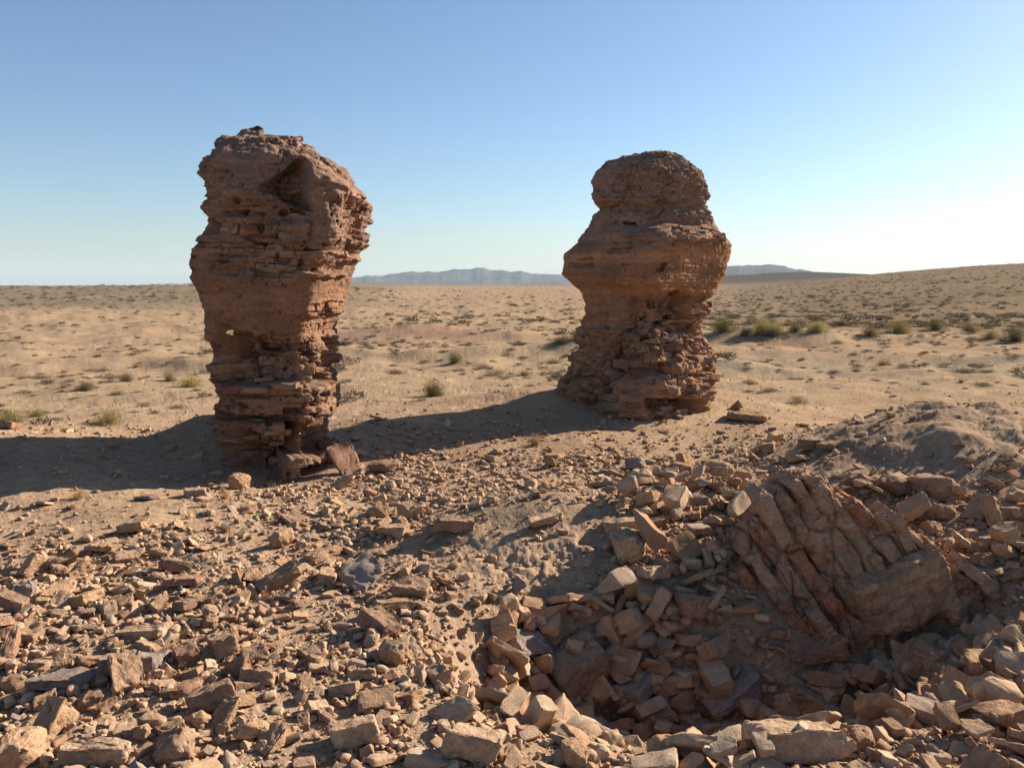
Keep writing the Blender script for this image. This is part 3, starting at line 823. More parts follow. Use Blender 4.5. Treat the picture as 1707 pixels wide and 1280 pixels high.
def build_fallen():
    YB = 4.75
    outline = [(1212,935),(1238,868),(1278,805),(1310,776),(1352,790),(1395,812),(1440,838),(1490,868),(1540,905),(1590,945),(1600,985),(1560,1015),(1430,1052),(1340,1040),(1280,1015)]
    px, pz = on_plane_y(np.array([p[0] for p in outline]), np.array([p[1] for p in outline]), YB)
    c = np.array([px.mean(), pz.mean()])
    al = math.radians(-33)                       # course normal, up and to the right
    ex = np.array([math.cos(al) * 1.0, -math.sin(al)]); ex = np.array([0.83, 0.56]); ey = np.array([-0.56, 0.83])
    rel = np.stack([px, pz], 1) - c
    lx, lz = rel @ ex, rel @ ey
    poly = list(zip(lx, lz))
    root = obj("fallen_masonry", None); root.location = (c[0], YB, c[1])
    root.rotation_euler = (0, 0, 0)
    tag(root, "big toppled chunk of brick masonry with slanting courses beside the pit", "fallen masonry")
    r = np.random.default_rng(5)
    def to_world(P):   # local (layer normal, depth, along layer) -> root space
        return np.stack([P[:, 0] * ex[0] + P[:, 2] * ey[0], P[:, 1], P[:, 0] * ex[1] + P[:, 2] * ey[1]], 1)
    # core
    pts = []
    for (a, b) in poly:
        f = 0.30 * sm(b, -0.45, 0.3) + 0.06          # the face leans back
        pts.append((a * 0.98, -0.455 + f, b * 0.96)); pts.append((a * 0.80, 0.45, b * 0.80 - 0.03))
    V, F = hull(pts); V, F = tri_block(V, F, 0.022)
    V = lap(V, F, 0.5, 2); N = vnormals(V, F)
    sx = V[:, 0] / 0.108; fz = sx - np.floor(sx)
    groove = 1 - np.minimum(sm(fz, 0, .2), 1 - sm(fz, .8, 1))
    smooth = 0.25 + 0.75 * sm(V[:, 2] - 0.35 * V[:, 0], -0.25, 0.0)
    d = 0.022 * fbm(V[:, 0] * 3, V[:, 1] * 3, V[:, 2] * 3, 4) + 0.012 * fbm(V[:, 0] * 14, V[:, 1] * 14, V[:, 2] * 14, 3)
    d = d + (0.05 * (hash01(np.floor(sx) + 60, 2) - 0.5) - 0.022 * groove) * smooth * (0.4 + 0.6 * sm(fbm(V[:, 0] * 3 + 4, V[:, 1] * 3, V[:, 2] * 3, 2), -0.3, 0.4))
    bk, ck = blocks(V[:, 0] * 8, V[:, 1] * 4, V[:, 2] * 4.5, 5)
    b3, c3 = blocks(V[:, 0] * 15, V[:, 1] * 9, V[:, 2] * 9, 6)
    d = d + 0.026 * bk - 0.018 * ck + 0.010 * b3 - 0.008 * c3
    V = V + N * d[:, None]
    W = to_world(V)
    tone = np.tile([0.325, 0.205, 0.128], (len(V), 1)) * (0.85 + 0.3 * hash01(np.floor(sx) + 9, 4))[:, None]
    me = mesh_np("mortar_core", W, tris=F, attrs={"tone": tone}, sharp=32)
    obj("mortar_core", me, M['masonry'], root)
    # brick courses
    pitch = 0.108
    ks = np.arange(math.floor(lx.min() / pitch), math.ceil(lx.max() / pitch) + 1)
    for k in ks:
        a, b = k * pitch, (k + 1) * pitch
        cl = clip_poly_strip(poly, a + 0.01, b - 0.01)
        if cl is None: continue
        lo, hi = cl
        top = hi - r.uniform(-0.06, 0.05)
        pos = top
        while pos > lo + 0.10:
            ln = min(r.uniform(0.17, 0.34), pos - lo - 0.02)
            if ln < 0.09: break
            mid = pos - ln / 2
            face = -0.46 + 0.30 * float(sm(mid, -0.45, 0.3)) + 0.02
            if r.random() < (0.92 if mid - 0.3 * a > -0.15 else 0.45):
                dep = 0.34
                t = pitch * r.uniform(0.60, 0.80)
                Vb, Fb = rock('brick', int(r.integers(1, 9000)), 4, dims=(t * 3.0, dep * 3, ln * 0.95 * 3), crisp=True)
                Vb = Vb / 3.0
                Vb = Vb + np.array([(a + b) / 2, face + dep / 2 - (r.uniform(-0.01, 0.085) if mid - 0.3 * a > -0.12 else r.uniform(-0.05, 0.02)), mid])
                tw = r.normal(0, 0.04)
                Vb[:, 1] += (Vb[:, 2] - mid) * tw
                mt = M['fired'] if r.random() < 0.5 else M['sandbrick']
                obj("brick", mesh_np("brick", to_world(Vb), tris=Fb, sharp=30), mt, root)
            pos -= ln + r.uniform(0.01, 0.05)
    # the solid lower corner, one big squared lump of bonded courses
    qx_, qz_ = on_plane_y(np.array([1484.0]), np.array([968.0]), YB - 0.2)
    Vb, Fb = rock('brick', 81, 5, dims=(1.62, 1.36, 0.98), crisp=True)
    Vb = Vb / 3.0; b5, c5 = blocks(Vb[:, 0] * 7, Vb[:, 1] * 7, Vb[:, 2] * 16, 9)
    Vb = Vb + vnormals(Vb, Fb) * (0.007 * b5 - 0.006 * c5)[:, None]
    a5 = math.radians(24); Vb = np.stack([Vb[:, 0] * math.cos(a5) - Vb[:, 2] * math.sin(a5), Vb[:, 1], Vb[:, 0] * math.sin(a5) + Vb[:, 2] * math.cos(a5)], 1)
    Vb = Vb + np.array([qx_[0] - c[0], -0.24, qz_[0] - c[1]])
    obj("corner_block", mesh_np("corner_block", Vb, tris=Fb, attrs={"tone": np.tile([0.33, 0.205, 0.125], (len(Vb), 1))}, sharp=45), M['masonry'], root)
    return root
fallen = build_fallen()

# ------------------------------------------------------------------ stones
LIB = {}
for kd, n in (('brick', 9), ('slab', 7), ('wedge', 6), ('lump', 9), ('bar', 4)):
    LIB[kd] = []
    for i in range(n):
        V, F = rock(kd, 31 * (len(LIB) * 10 + i) + 5, 3)
        LIB[kd].append(mesh_np("stone", V, tris=F, sharp=34))
LOW2 = [rock(kd, 700 + i * 13, 2) for i, kd in enumerate(['brick', 'slab', 'lump', 'wedge', 'brick', 'bar', 'lump', 'slab', 'brick', 'wedge'] * 2)]
LOW1 = [rock(kd, 900 + i * 7, 1) for i, kd in enumerate(['brick', 'lump', 'wedge', 'slab', 'lump', 'brick'] * 3)]
LOW0 = [rock(kd, 1300 + i * 7, 0) for i, kd in enumerate(['lump', 'brick', 'wedge', 'lump'] * 3)]
for me_list in LIB.values():
    for me in me_list: me.materials.append(M['tan'])

KINDNAME = {'brick': ('broken_brick', 'broken brick'), 'slab': ('stone_slab', 'slab'), 'wedge': ('stone_wedge', 'stone wedge'),
            'lump': ('stone', 'stone'), 'bar': ('long_brick', 'long brick')}
COLNAME = {'tan': 'tan', 'pale': 'pale', 'red': 'reddish', 'grey': 'grey', 'brown': 'brown'}
placed = []     # x, y, radius

def put_stone(kind, mat, x, y, size, rot, label, zoff=None, idx=None, sink=0.25, flat=(1, 1, 1)):
    me = LIB[kind][idx if idx is not None else random.randrange(len(LIB[kind]))]
    o = bpy.data.objects.new(KINDNAME[kind][0], me); COL.objects.link(o)
    o.scale = (size * flat[0], size * flat[1], size * flat[2]); o.rotation_euler = rot
    hz = np.array([v[:] for v in me.vertices[0:1]]) if False else None
    zmin = ZMIN(me, o)
    zg = float(terrain(x, y)) if zoff is None else zoff
    ext = -zmin
    o.location = (x, y, zg + ext * (1 - sink))
    o.material_slots[0].link = 'OBJECT'; o.material_slots[0].material = M[mat]
    tag(o, label, 'slab' if kind == 'slab' else ('brick' if kind in ('brick', 'bar') else 'stone'), 'loose stones of the rubble field')
    placed.append((x, y, size * 0.42))
    return o

_vc = {}
def ZMIN(me, o):
    if me.name not in _vc:
        a = np.empty(len(me.vertices) * 3, np.float32); me.vertices.foreach_get("co", a); _vc[me.name] = a.reshape(-1, 3)
    R = np.array(o.rotation_euler.to_matrix())
    return float(((_vc[me.name] * np.array(o.scale)) @ R.T)[:, 2].min())

HEROES = [  # u, v (foot), width px, kind, colour, (tilt x, tilt y, yaw) degrees, flatten z, label
 (1322,1262,142,'brick','pale',(-14,4,18),1.15,"largest pale cracked block in the foreground, right of centre"),
 (882,1096,74,'slab','grey',(38,20,35),1.0,"grey tilted slab wedged in the pit wall"),
 (962,1142,100,'brick','brown',(12,-20,25),1.3,"large blocky brown boulder at the dark bottom of the pit"),
 (1052,930,88,'lump','pale',(0,5,10),0.9,"pale cloven boulder on the heap above the pit"),
 (1036,890,60,'brick','pale',(0,-6,-10),1.0,"pale block resting behind the cloven boulder"),
 (1212,1165,108,'wedge','grey',(8,-12,20),0.9,"lilac grey wedge shaped slab lying in the pit shade"),
 (1362,1202,112,'bar','tan',(2,18,-22),1.0,"long tan brick slanting out of the shaded pit"),
 (1386,1172,52,'lump','pale',(0,0,40),1.3,"knobby pale stone propped behind the slanting long brick"),
 (1438,1248,64,'lump','brown',(0,0,10),0.9,"smooth rounded cobble right of the cracked pale block"),
 (1185,1216,112,'slab','red',(-6,-4,8),1.0,"flat reddish slab in shade at the pit's near edge"),
 (1612,1150,92,'brick','tan',(-8,4,12),1.2,"big squared tan block near the right edge of the rubble"),
 (1545,1135,96,'lump','tan',(0,8,30),1.2,"lumpy tan boulder in front of the fallen masonry"),
 (1358,1098,92,'wedge','red',(-6,-14,15),1.0,"reddish wedge in the shade under the fallen masonry"),
 (1158,1025,72,'brick','red',(-10,6,20),1.1,"reddish block on the shaded slope left of the fallen masonry"),
 (1520,862,56,'lump','pale',(0,0,15),0.9,"pale rounded stone behind the fallen masonry's top edge"),
 (1246,700,64,'slab','tan',(0,3,-14),0.75,"flat slab lying beside the shorter pillar's right foot"),
 (1226,682,20,'wedge','brown',(0,-30,0),1.4,"small pointed stone standing at the shorter pillar's right foot"),
 (757,884,68,'slab','brown',(-6,3,10),1.2,"dark flat slab on the lit slope between pillar and pit"),
 (655,892,48,'wedge','tan',(0,8,-15),1.0,"tan wedge left of the dark flat slab"),
 (604,978,66,'slab','grey',(28,-24,45),1.0,"dark grey slab leaning up from the rubble in shade"),
 (463,985,74,'bar','brown',(4,-26,38),1.0,"long brown brick leaning upward with its end raised"),
 (352,1182,74,'brick','brown',(-12,-10,30),1.1,"squat brown block casting a dark shadow in the left foreground"),
 (236,1062,78,'bar','pale',(0,-4,-8),0.8,"long pale brick lying flat amid the left rubble"),
 (226,1120,84,'slab','grey',(-14,2,12),1.3,"grey brown slab with a shaded front in the left rubble"),
 (118,1140,88,'slab','grey',(-6,-4,-14),0.8,"flat grey slab lying in the left rubble beside dry grass"),
 (84,1222,76,'wedge','tan',(-8,-24,70),1.3,"tilted tan wedge near the bottom left corner"),
 (40,1272,92,'lump','tan',(0,0,30),1.0,"bulky rounded tan block at the bottom left corner"),
 (160,1268,112,'bar','pale',(-4,2,6),0.8,"long low pale stone along the bottom left edge"),
 (224,888,44,'slab','tan',(-10,-12,0),1.4,"lone tan slab casting shade on the smooth left dirt"),
 (632,1056,66,'brick','brown',(-10,14,-35),1.3,"purple brown block perched at the left lip of the pit"),
 (576,786,60,'slab','red',(25,50,-25),0.5,"thin reddish plank like slab leaning at the taller pillar's foot"),
 (640,786,54,'lump','brown',(0,0,10),0.6,"brown stone just right of the leaning slab by the taller pillar"),
 (1352,748,44,'brick','brown',(0,4,15),1.0,"dark brown stone on bare ground left of the grey mound"),
 (1384,746,34,'slab','brown',(0,-8,40),1.0,"low dark slab touching the stone left of the grey mound"),
 (1085,966,60,'slab','pale',(-14,10,25),1.5,"pale tilted slab on the slope right of the cloven boulder"),
 (908,872,64,'bar','pale',(0,-6,22),0.7,"pale long stone on the crest of the smooth dirt dome"),
 (862,990,34,'wedge','grey',(0,-50,20),1.0,"upright stone casting a shadow on the dirt dome's face"),
 (590,1238,78,'brick','pale',(-10,-8,15),1.0,"pale block in the bottom foreground left of centre"),
 (1606,1022,84,'bar','tan',(6,-20,38),1.0,"long tan brick slanting up at the fallen masonry's right foot"),
 (1645,980,48,'wedge','pale',(0,-18,60),1.2,"pale wedge standing right of the fallen masonry"),
 (1680,870,70,'brick','tan',(0,4,10),1.1,"tan block at the right edge below the grey mound"),
 (1432,812,64,'lump','brown',(0,0,20),0.9,"earthy brown clod at the left end of the mound's broken front edge"),
 (1492,822,76,'lump','brown',(6,0,70),0.85,"wide earthy clod in the middle of the mound's broken front edge"),
 (1556,832,84,'lump','brown',(0,6,130),0.85,"biggest earthy clod of the mound's broken front edge"),
 (1692,842,80,'lump','brown',(0,0,200),0.8,"earthy clod at the right end of the mound's broken front edge"),
 (1630,860,56,'wedge','tan',(0,-20,30),1.2,"tan wedge below the mound's broken front edge"),
 (325,828,34,'brick','pale',(0,0,20),1.0,"pale squared stone just below the taller pillar's shadow"),
 (400,815,40,'lump','tan',(0,0,0),1.1,"tan lump at the front foot of the taller pillar"),
 (245,832,26,'slab','grey',(-8,0,0),1.2,"small grey slab on the edge of the left shadow"),
 (1095,828,40,'brick','brown',(-4,0,20),1.2,"brown brick on the gravel between the two heaps"),
 (1060,780,44,'lump','grey',(0,0,0),0.8,"grey stone on the gravel in front of the shorter pillar"),
 (310,975,52,'slab','red',(-10,2,5),1.0,"reddish slab with a dark underside in the left rubble"),
 (790,1262,92,'brick','pale',(-12,8,-12),1.0,"pale block on the bottom edge below the pit"),
 (1520,1215,70,'brick','red',(-8,4,30),1.1,"reddish block in the bottom right rubble"),
 (1665,1215,76,'wedge','tan',(-6,10,15),1.1,"tan wedge at the right edge of the bottom rubble"),
 (455,1240,60,'wedge','tan',(-6,-10,60),1.1,"tan wedge standing in the bottom rubble left of centre"),
]
for (u, v, w, kd, mt, rt, fz, lb) in HEROES:
    p = ground_hit(u, v)
    _, _, dd = proj(p[0], p[1], p[2])
    size = w * float(dd) / FPX
    put_stone(kd, mt, p[0], p[1], size, tuple(math.radians(a) for a in rt), lb, flat=(1, 1, fz), sink=0.22)

# ---- density of stone over the ground, following the photo's zones
def density(x, y):
    u, v, d = proj(x, y, np.zeros_like(x))
    D = 0.10 + 0.25 * sm(v, 745, 800) + 0.65 * sm(v, 850, 960)
    D = D * (1 - 0.85 * (1 - sm(u, 300, 480)) * (1 - sm(v, 870, 940)))
    D = np.where(v < 745, 0.10 * sm(v, 690, 740), D)
    D = D + 0.35 * bump(u, v, 760, 800, 260, 50) + 0.75 * bump(u, v, 1160, 850, 150, 70) * sm(v, 760, 800)
    D = D + 0.7 * sm(u, 1000, 1060) * sm(v, 830, 880)
    D = D * (1 - 0.95 * bump(x, y, 0.10, 5.0, 0.72, 0.72, 2.0))
    D = D * (1 - 0.95 * bump(x, y, 4.5, 6.95, 2.2, 1.55, 2.5))
    D = D * (1 - 0.5 * bump(u, v, 720, 1010, 120, 60))
    D = D * (0.46 + 1.0 * sm(fbm(x * 1.5, y * 1.5, 6.0, 3), -0.45, 0.45))
    inside = (((x + 2.1) / 0.75) ** 2 + ((y - 7.6) / 0.6) ** 2 < 1) | (((x - 1.65) / 1.0) ** 2 + ((y - 10.6) / 0.9) ** 2 < 1)
    fx, fy = fallen.location[0], fallen.location[1]
    inside |= (((x - fx) / 0.62) ** 2 + ((y - fy) / 0.44) ** 2 < 1)
    return np.where(inside, 0, np.clip(D, 0, 1.8))

def sample(n, rmin, rmax, azmax, power):
    """random ground points, denser close to the viewer the way the eye resolves them"""
    t = rng.random(n); r = rmin * (rmax / rmin) ** t
    a = np.radians(rng.uniform(-azmax, azmax, n))
    x, y = np.sin(a) * r, np.cos(a) * r
    return x, y

# uniform-in-area candidates in the near field
def area_sample(per_m2, x0, x1, y0, y1):
    n = int(per_m2 * (x1 - x0) * (y1 - y0))
    x = rng.uniform(x0, x1, n); y = rng.uniform(y0, y1, n)
    m = (np.abs(np.degrees(np.arctan2(x, y))) < 48) & (np.hypot(x, y) > 1.2)
    x, y = x[m], y[m]
    k = rng.random(len(x)) * 1.8 < density(x, y)
    return x[k], y[k]

bx, by = area_sample(190, -6.5, 6.5, 1.3, 10.2)
bs = np.clip(np.exp(rng.normal(math.log(0.064), 0.42, len(bx))), 0.04, 0.17)
order = np.argsort(-bs); bx, by, bs = bx[order], by[order], bs[order]
keepi = []
cell = {}
def near_ok(x, y, rad):
    ci, cj = int(x / 0.3), int(y / 0.3)
    for i in range(ci - 2, ci + 3):
        for j in range(cj - 2, cj + 3):
            for (a, b, r_) in cell.get((i, j), ()):
                if (a - x) ** 2 + (b - y) ** 2 < (0.78 * (r_ + rad)) ** 2: return False
    return True
def add_cell(x, y, rad): cell.setdefault((int(x / 0.3), int(y / 0.3)), []).append((x, y, rad))
for (x, y, r_) in placed: add_cell(x, y, r_)
for i in range(len(bx)):
    if near_ok(bx[i], by[i], bs[i] * 0.42):
        add_cell(bx[i], by[i], bs[i] * 0.42); keepi.append(i)
bx, by, bs = bx[keepi], by[keepi], bs[keepi]
bz = terrain(bx, by)
bu, bv, bd = proj(bx, by, bz)
app = bs * FPX / bd
inframe = (bu > 5) & (bu < 1702) & (bv > 700) & (bv < 1270)
score = np.where(inframe, app, -1)
N_IND = 300 - len(HEROES)
ind = np.argsort(-score)[:N_IND]
isind = np.zeros(len(bx), bool); isind[ind] = True

KINDS = np.array(['brick', 'lump', 'slab', 'wedge', 'bar'])
MATS = np.array(['tan', 'red', 'pale', 'brown', 'grey'])
LANDMARKS = [(x, y, n) for (x, y, n) in [(-2.0, 7.0, "the taller pillar"), (1.5, 9.8, "the shorter pillar"), (fallen.location[0], fallen.location[1], "the fallen masonry"),
    (0.75, 4.2, "the shaded pit"), (0.2, 5.4, "the smooth dirt dome"), (4.4, 7.0, "the grey mound")]]
for (u, v, nm) in [(1322, 1250, "the cracked pale block"), (236, 1060, "the long pale brick"), (463, 980, "the leaning brown brick"), (118, 1138, "the flat grey slab"), (352, 1180, "the squat brown block"),
                   (757, 884, "the dark flat slab"), (40, 1270, "the corner tan block"), (632, 1055, "the purple brown block"), (1612, 1150, "the squared tan block"), (1545, 1130, "the lumpy tan boulder"),
                   (590, 1238, "the pale front block"), (1052, 930, "the cloven boulder"), (224, 888, "the lone tan slab"), (310, 975, "the reddish slab"), (604, 975, "the leaning grey slab"),
                   (1438, 1246, "the smooth cobble"), (1095, 828, "the brown brick"), (790, 1262, "the pit edge pale block"), (1665, 1215, "the right edge wedge"), (1060, 780, "the grey gravel stone"), (1645, 980, "the standing pale wedge"), (400, 815, "the tan lump")]:
    q = flat_hit(float(u), float(v)); LANDMARKS.append((float(q[0]), float(q[1]), nm))
LM = np.array([(a, b) for a, b, _ in LANDMARKS])
POSE = ['lying flat', 'half buried', 'tilted', 'on its edge']
recs = []
for i in ind:
    kd = KINDS[rng.choice(5, p=[.34, .28, .18, .13, .07])]
    mt = MATS[rng.choice(5, p=[.50, .15, .22, .09, .04])]
    tilt = rng.normal(0, 13, 2); 
    if rng.random() < 0.14: tilt = rng.normal(0, 30, 2)
    tm = np.abs(tilt).max()
    sink = float(rng.uniform(0.15, 0.5))
    pose = 'steeply tipped' if tm > 34 else ('slightly tilted' if tm > 16 else ('half sunk' if sink > 0.36 else 'flat lying'))
    dl = np.hypot(LM[:, 0] - bx[i], LM[:, 1] - by[i]) / np.where(np.arange(len(LM)) < 6, 1.35, 1.0)
    k = int(np.argmin(dl)); dx, dy = bx[i] - LM[k, 0], by[i] - LM[k, 1]
    side = ('right of' if dx > 0 else 'left of') if abs(dx) > abs(dy) else ('behind' if dy > 0 else 'in front of')
    sz = 'large' if app[i] > 62 else ('medium' if app[i] > 48 else 'small')
    recs.append([i, kd, mt, tilt, sink, f"{sz} {COLNAME[mt]} {KINDNAME[kd][1]}, {pose}, {side} {LANDMARKS[k][2]}", math.hypot(dx, dy)])
by_label = {}
for q in recs: by_label.setdefault(q[5], []).append(q)
NTH = ['nearest', 'second nearest', 'third nearest', 'fourth nearest', 'fifth nearest', 'sixth nearest', 'seventh nearest', 'eighth nearest']
for lb, qs in by_label.items():
    if len(qs) > 1:
        qs.sort(key=lambda q: q[6])
        for n, q in enumerate(qs):
            q[5] = lb + ", " + NTH[min(n, 7)] + " to it"
for (i, kd, mt, tilt, sink, lb, _) in recs:
    if len(lb.split()) > 16: lb = lb.replace(', slightly tilted', '').replace(', steeply tipped', '').replace(', flat lying', '').replace(', half sunk', '')
    fz = 1.0
    put_stone(kd, mt, bx[i], by[i], bs[i] * (1.12 if kd != 'lump' else 1.0), (math.radians(tilt[0]), math.radians(tilt[1]), rng.uniform(0, 6.283)), lb, sink=sink, flat=(1, 1, fz))

# ---- everything smaller or repeated past counting: one mesh
def scatter(name, lib, x, y, s, sink, tiltsd, label, mat, zlift=None, sharp=34):
    VS, FS = [], []; n0 = 0
    z = terrain(x, y)
    if zlift is not None: z = z + zlift
    pick = rng.integers(0, len(lib), len(x))
    a = rng.uniform(0, 6.283, len(x)); tx = rng.normal(0, tiltsd, len(x)); ty = rng.normal(0, tiltsd, len(x))
    for k in range(len(lib)):
        V, F = lib[k]; m = np.nonzero(pick == k)[0]
        if not len(m): continue
        ca, sa = np.cos(a[m]), np.sin(a[m]); cx_, sx_ = np.cos(tx[m]), np.sin(tx[m]); cy_, sy_ = np.cos(ty[m]), np.sin(ty[m])
        zr = np.zeros(len(m)); on = np.ones(len(m))
        Rz = np.stack([np.stack([ca, -sa, zr], -1), np.stack([sa, ca, zr], -1), np.stack([zr, zr, on], -1)], 1)
        Rx = np.stack([np.stack([on, zr, zr], -1), np.stack([zr, cx_, -sx_], -1), np.stack([zr, sx_, cx_], -1)], 1)
        Ry = np.stack([np.stack([cy_, zr, sy_], -1), np.stack([zr, on, zr], -1), np.stack([-sy_, zr, cy_], -1)], 1)
        R = Rz @ Rx @ Ry
        P = np.einsum('nij,vj->nvi', R, V) * s[m][:, None, None]
        zmin = P[:, :, 2].min(1)
        P[:, :, 0] += x[m][:, None]; P[:, :, 1] += y[m][:, None]; P[:, :, 2] += (z[m] - zmin * (1 - sink))[:, None]
        VS.append(P.reshape(-1, 3)); FS.append((F[None] + (np.arange(len(m)) * len(V))[:, None, None]).reshape(-1, 3) + n0)
        n0 += len(m) * len(V)
    me = mesh_np(name, np.concatenate(VS), tris=np.concatenate(FS), sharp=sharp)
    return tag(obj(name, me, mat), label, 'rubble', kind='stuff')

m = ~isind
scatter("rubble", LOW2, bx[m], by[m], bs[m], 0.42, 0.25, "countless smaller broken stones covering the near ground", M['rubble'])
gx_, gy_ = area_sample(800, -6.5, 6.5, 1.3, 10.5)
gs = np.clip(np.exp(rng.normal(math.log(0.037), 0.4, len(gx_))), 0.014, 0.075)
scatter("rubble_chips", LOW1, gx_, gy_, gs, 0.36, 0.35, "small stone chips filling the gaps of the rubble", M['rubble'])
qx, qy = sample(42000, 1.4, 17, 46, 1)
kq = rng.random(len(qx)) < 0.25 + 0.75 * np.clip(density(qx, qy), 0, 1)
qx, qy = qx[kq], qy[kq]
qs = np.clip(np.exp(rng.normal(math.log(0.015), 0.45, len(qx))), 0.006, 0.04)
scatter("gravel", LOW0, qx, qy, qs, 0.3, 0.5, "fine gravel strewn over the soil", M['rubble'], sharp=None)
# the deep heap around the fallen block and in the pit: a second layer of stones
hx, hy = area_sample(70, 0.6, 4.6, 2.6, 6.4)
hm = (density(hx, hy) > 0.75)
hx, hy = hx[hm], hy[hm]
hs = np.clip(np.exp(rng.normal(math.log(0.095), 0.38, len(hx))), 0.05, 0.22)
scatter("rubble_heap", LOW2, hx, hy, hs, 0.1, 0.38, "stones piled on the heap around the fallen masonry", M['rubble'], zlift=rng.uniform(0.0, 0.09, len(hx)))

px_, py_ = rng.uniform(-0.1, 2.6, 1700), rng.uniform(2.9, 4.6, 1700)
pm = (terrain(px_, py_, False) < -0.12) & ~((px_ > 1.2) & (py_ > 4.22))
px_, py_ = px_[pm], py_[pm]
scatter("pit_rubble", LOW2, px_, py_, np.clip(np.exp(rng.normal(math.log(0.115), 0.35, len(px_))), 0.06, 0.24), 0.15, 0.5, "stones heaped in the floor of the shaded pit", M['rubble'], zlift=rng.uniform(0.0, 0.06, len(px_)))

# ------------------------------------------------------------------ plants
def twigs(n, spread, height, width, rr, curve=0.5, segs=3, base=0.08, flatten=1.0):
    """thin tapering stems fanning out of one root"""
    az = rr.uniform(0, 6.283, n); el = np.abs(rr.normal(0, 1, n)) * spread
    el = np.clip(el, 0, 1.45); L = height * rr.uniform(0.55, 1.1, n)
    bx_ = rr.normal(0, base, n); by_ = rr.normal(0, base, n)
    VS, FS = [], []
    for i in range(n):
        d = np.array([math.sin(el[i]) * math.cos(az[i]), math.sin(el[i]) * math.sin(az[i]), math.cos(el[i]) * flatten])
        side = np.cross(d, rr.normal(size=3)); side /= np.linalg.norm(side) + 1e-9
        p = np.array([bx_[i], by_[i], 0.0]); w = width * rr.uniform(0.6, 1.3)
        pts = []
        for s_ in range(segs + 1):
            t = s_ / segs
            pts.append(p + side * w * (1 - t) * 0.5); pts.append(p - side * w * (1 - t) * 0.5 - side * 0.0005)
            d = d + rr.normal(0, 0.18 * curve, 3) + np.array([0, 0, -0.10 * curve])
            p = p + d / np.linalg.norm(d) * L[i] / segs
        n0 = len(VS)
        VS.extend(pts)
        for s_ in range(segs):
            a = n0 + 2 * s_
            FS.append((a, a + 1, a + 3)); FS.append((a, a + 3, a + 2))
    return np.array(VS), np.array(FS)

def leaves(n, rx, rz, size, rr, shell=0.5, zc=0.5):
    """small blades in an uneven dome of clumps"""
    cl = rr.normal(size=(14, 3)); cl /= np.linalg.norm(cl, axis=1)[:, None]; cl[:, 2] = np.abs(cl[:, 2])
    cl *= rr.uniform(0.35, 0.8, (14, 1))
    k = rr.integers(0, 14, n)
    p = cl[k] + rr.normal(0, 0.23, (n, 3))
    nr = np.linalg.norm(p, axis=1); p[nr > 1.05] *= (1.05 / nr[nr > 1.05])[:, None]
    p[:, 2] = np.abs(p[:, 2])
    p = p * np.array([rx, rx, rz])
    d = p / np.array([rx, rx, rz]) + rr.normal(0, 0.5, (n, 3)) + [0, 0, 0.5]; d /= np.linalg.norm(d, axis=1)[:, None]
    sd = np.cross(d, rr.normal(size=(n, 3))); sd /= np.linalg.norm(sd, axis=1)[:, None]
    s = size * rr.uniform(0.6, 1.4, (n, 1))
    V = np.stack([p - sd * s * 0.16, p + sd * s * 0.16, p + d * s], 1).reshape(-1, 3)
    return V, np.arange(3 * n).reshape(-1, 3)

def cat(*vf):
    VS, FS, n = [], [], 0
    for V, F in vf: VS.append(V); FS.append(F + n); n += len(V)
    return np.concatenate(VS), np.concatenate(FS)

# tufts: low cushions, one unit wide
TUFT = {'scrub': [], 'olive': [], 'straw': []}
for i in range(6):
    rr = np.random.default_rng(50 + i)
    V, F = cat(twigs(60, 0.85, 0.40, 0.010, rr, 0.8, 2, 0.12), leaves(520, 0.48, 0.28, 0.06, rr))
    TUFT['scrub'].append(mesh_np("dry_tuft", V, tris=F))
    V, F = cat(twigs(60, 0.7, 0.45, 0.010, rr, 0.6, 2, 0.10), leaves(560, 0.46, 0.38, 0.06, rr))
    TUFT['olive'].append(mesh_np("dry_tuft", V, tris=F))
    V, F = cat(twigs(170, 0.55, 0.6, 0.018, rr, 0.7, 3, 0.07))
    TUFT['straw'].append(mesh_np("dry_tuft", V, tris=F))
for k in TUFT:
    for me in TUFT[k]: me.materials.append(M[k])

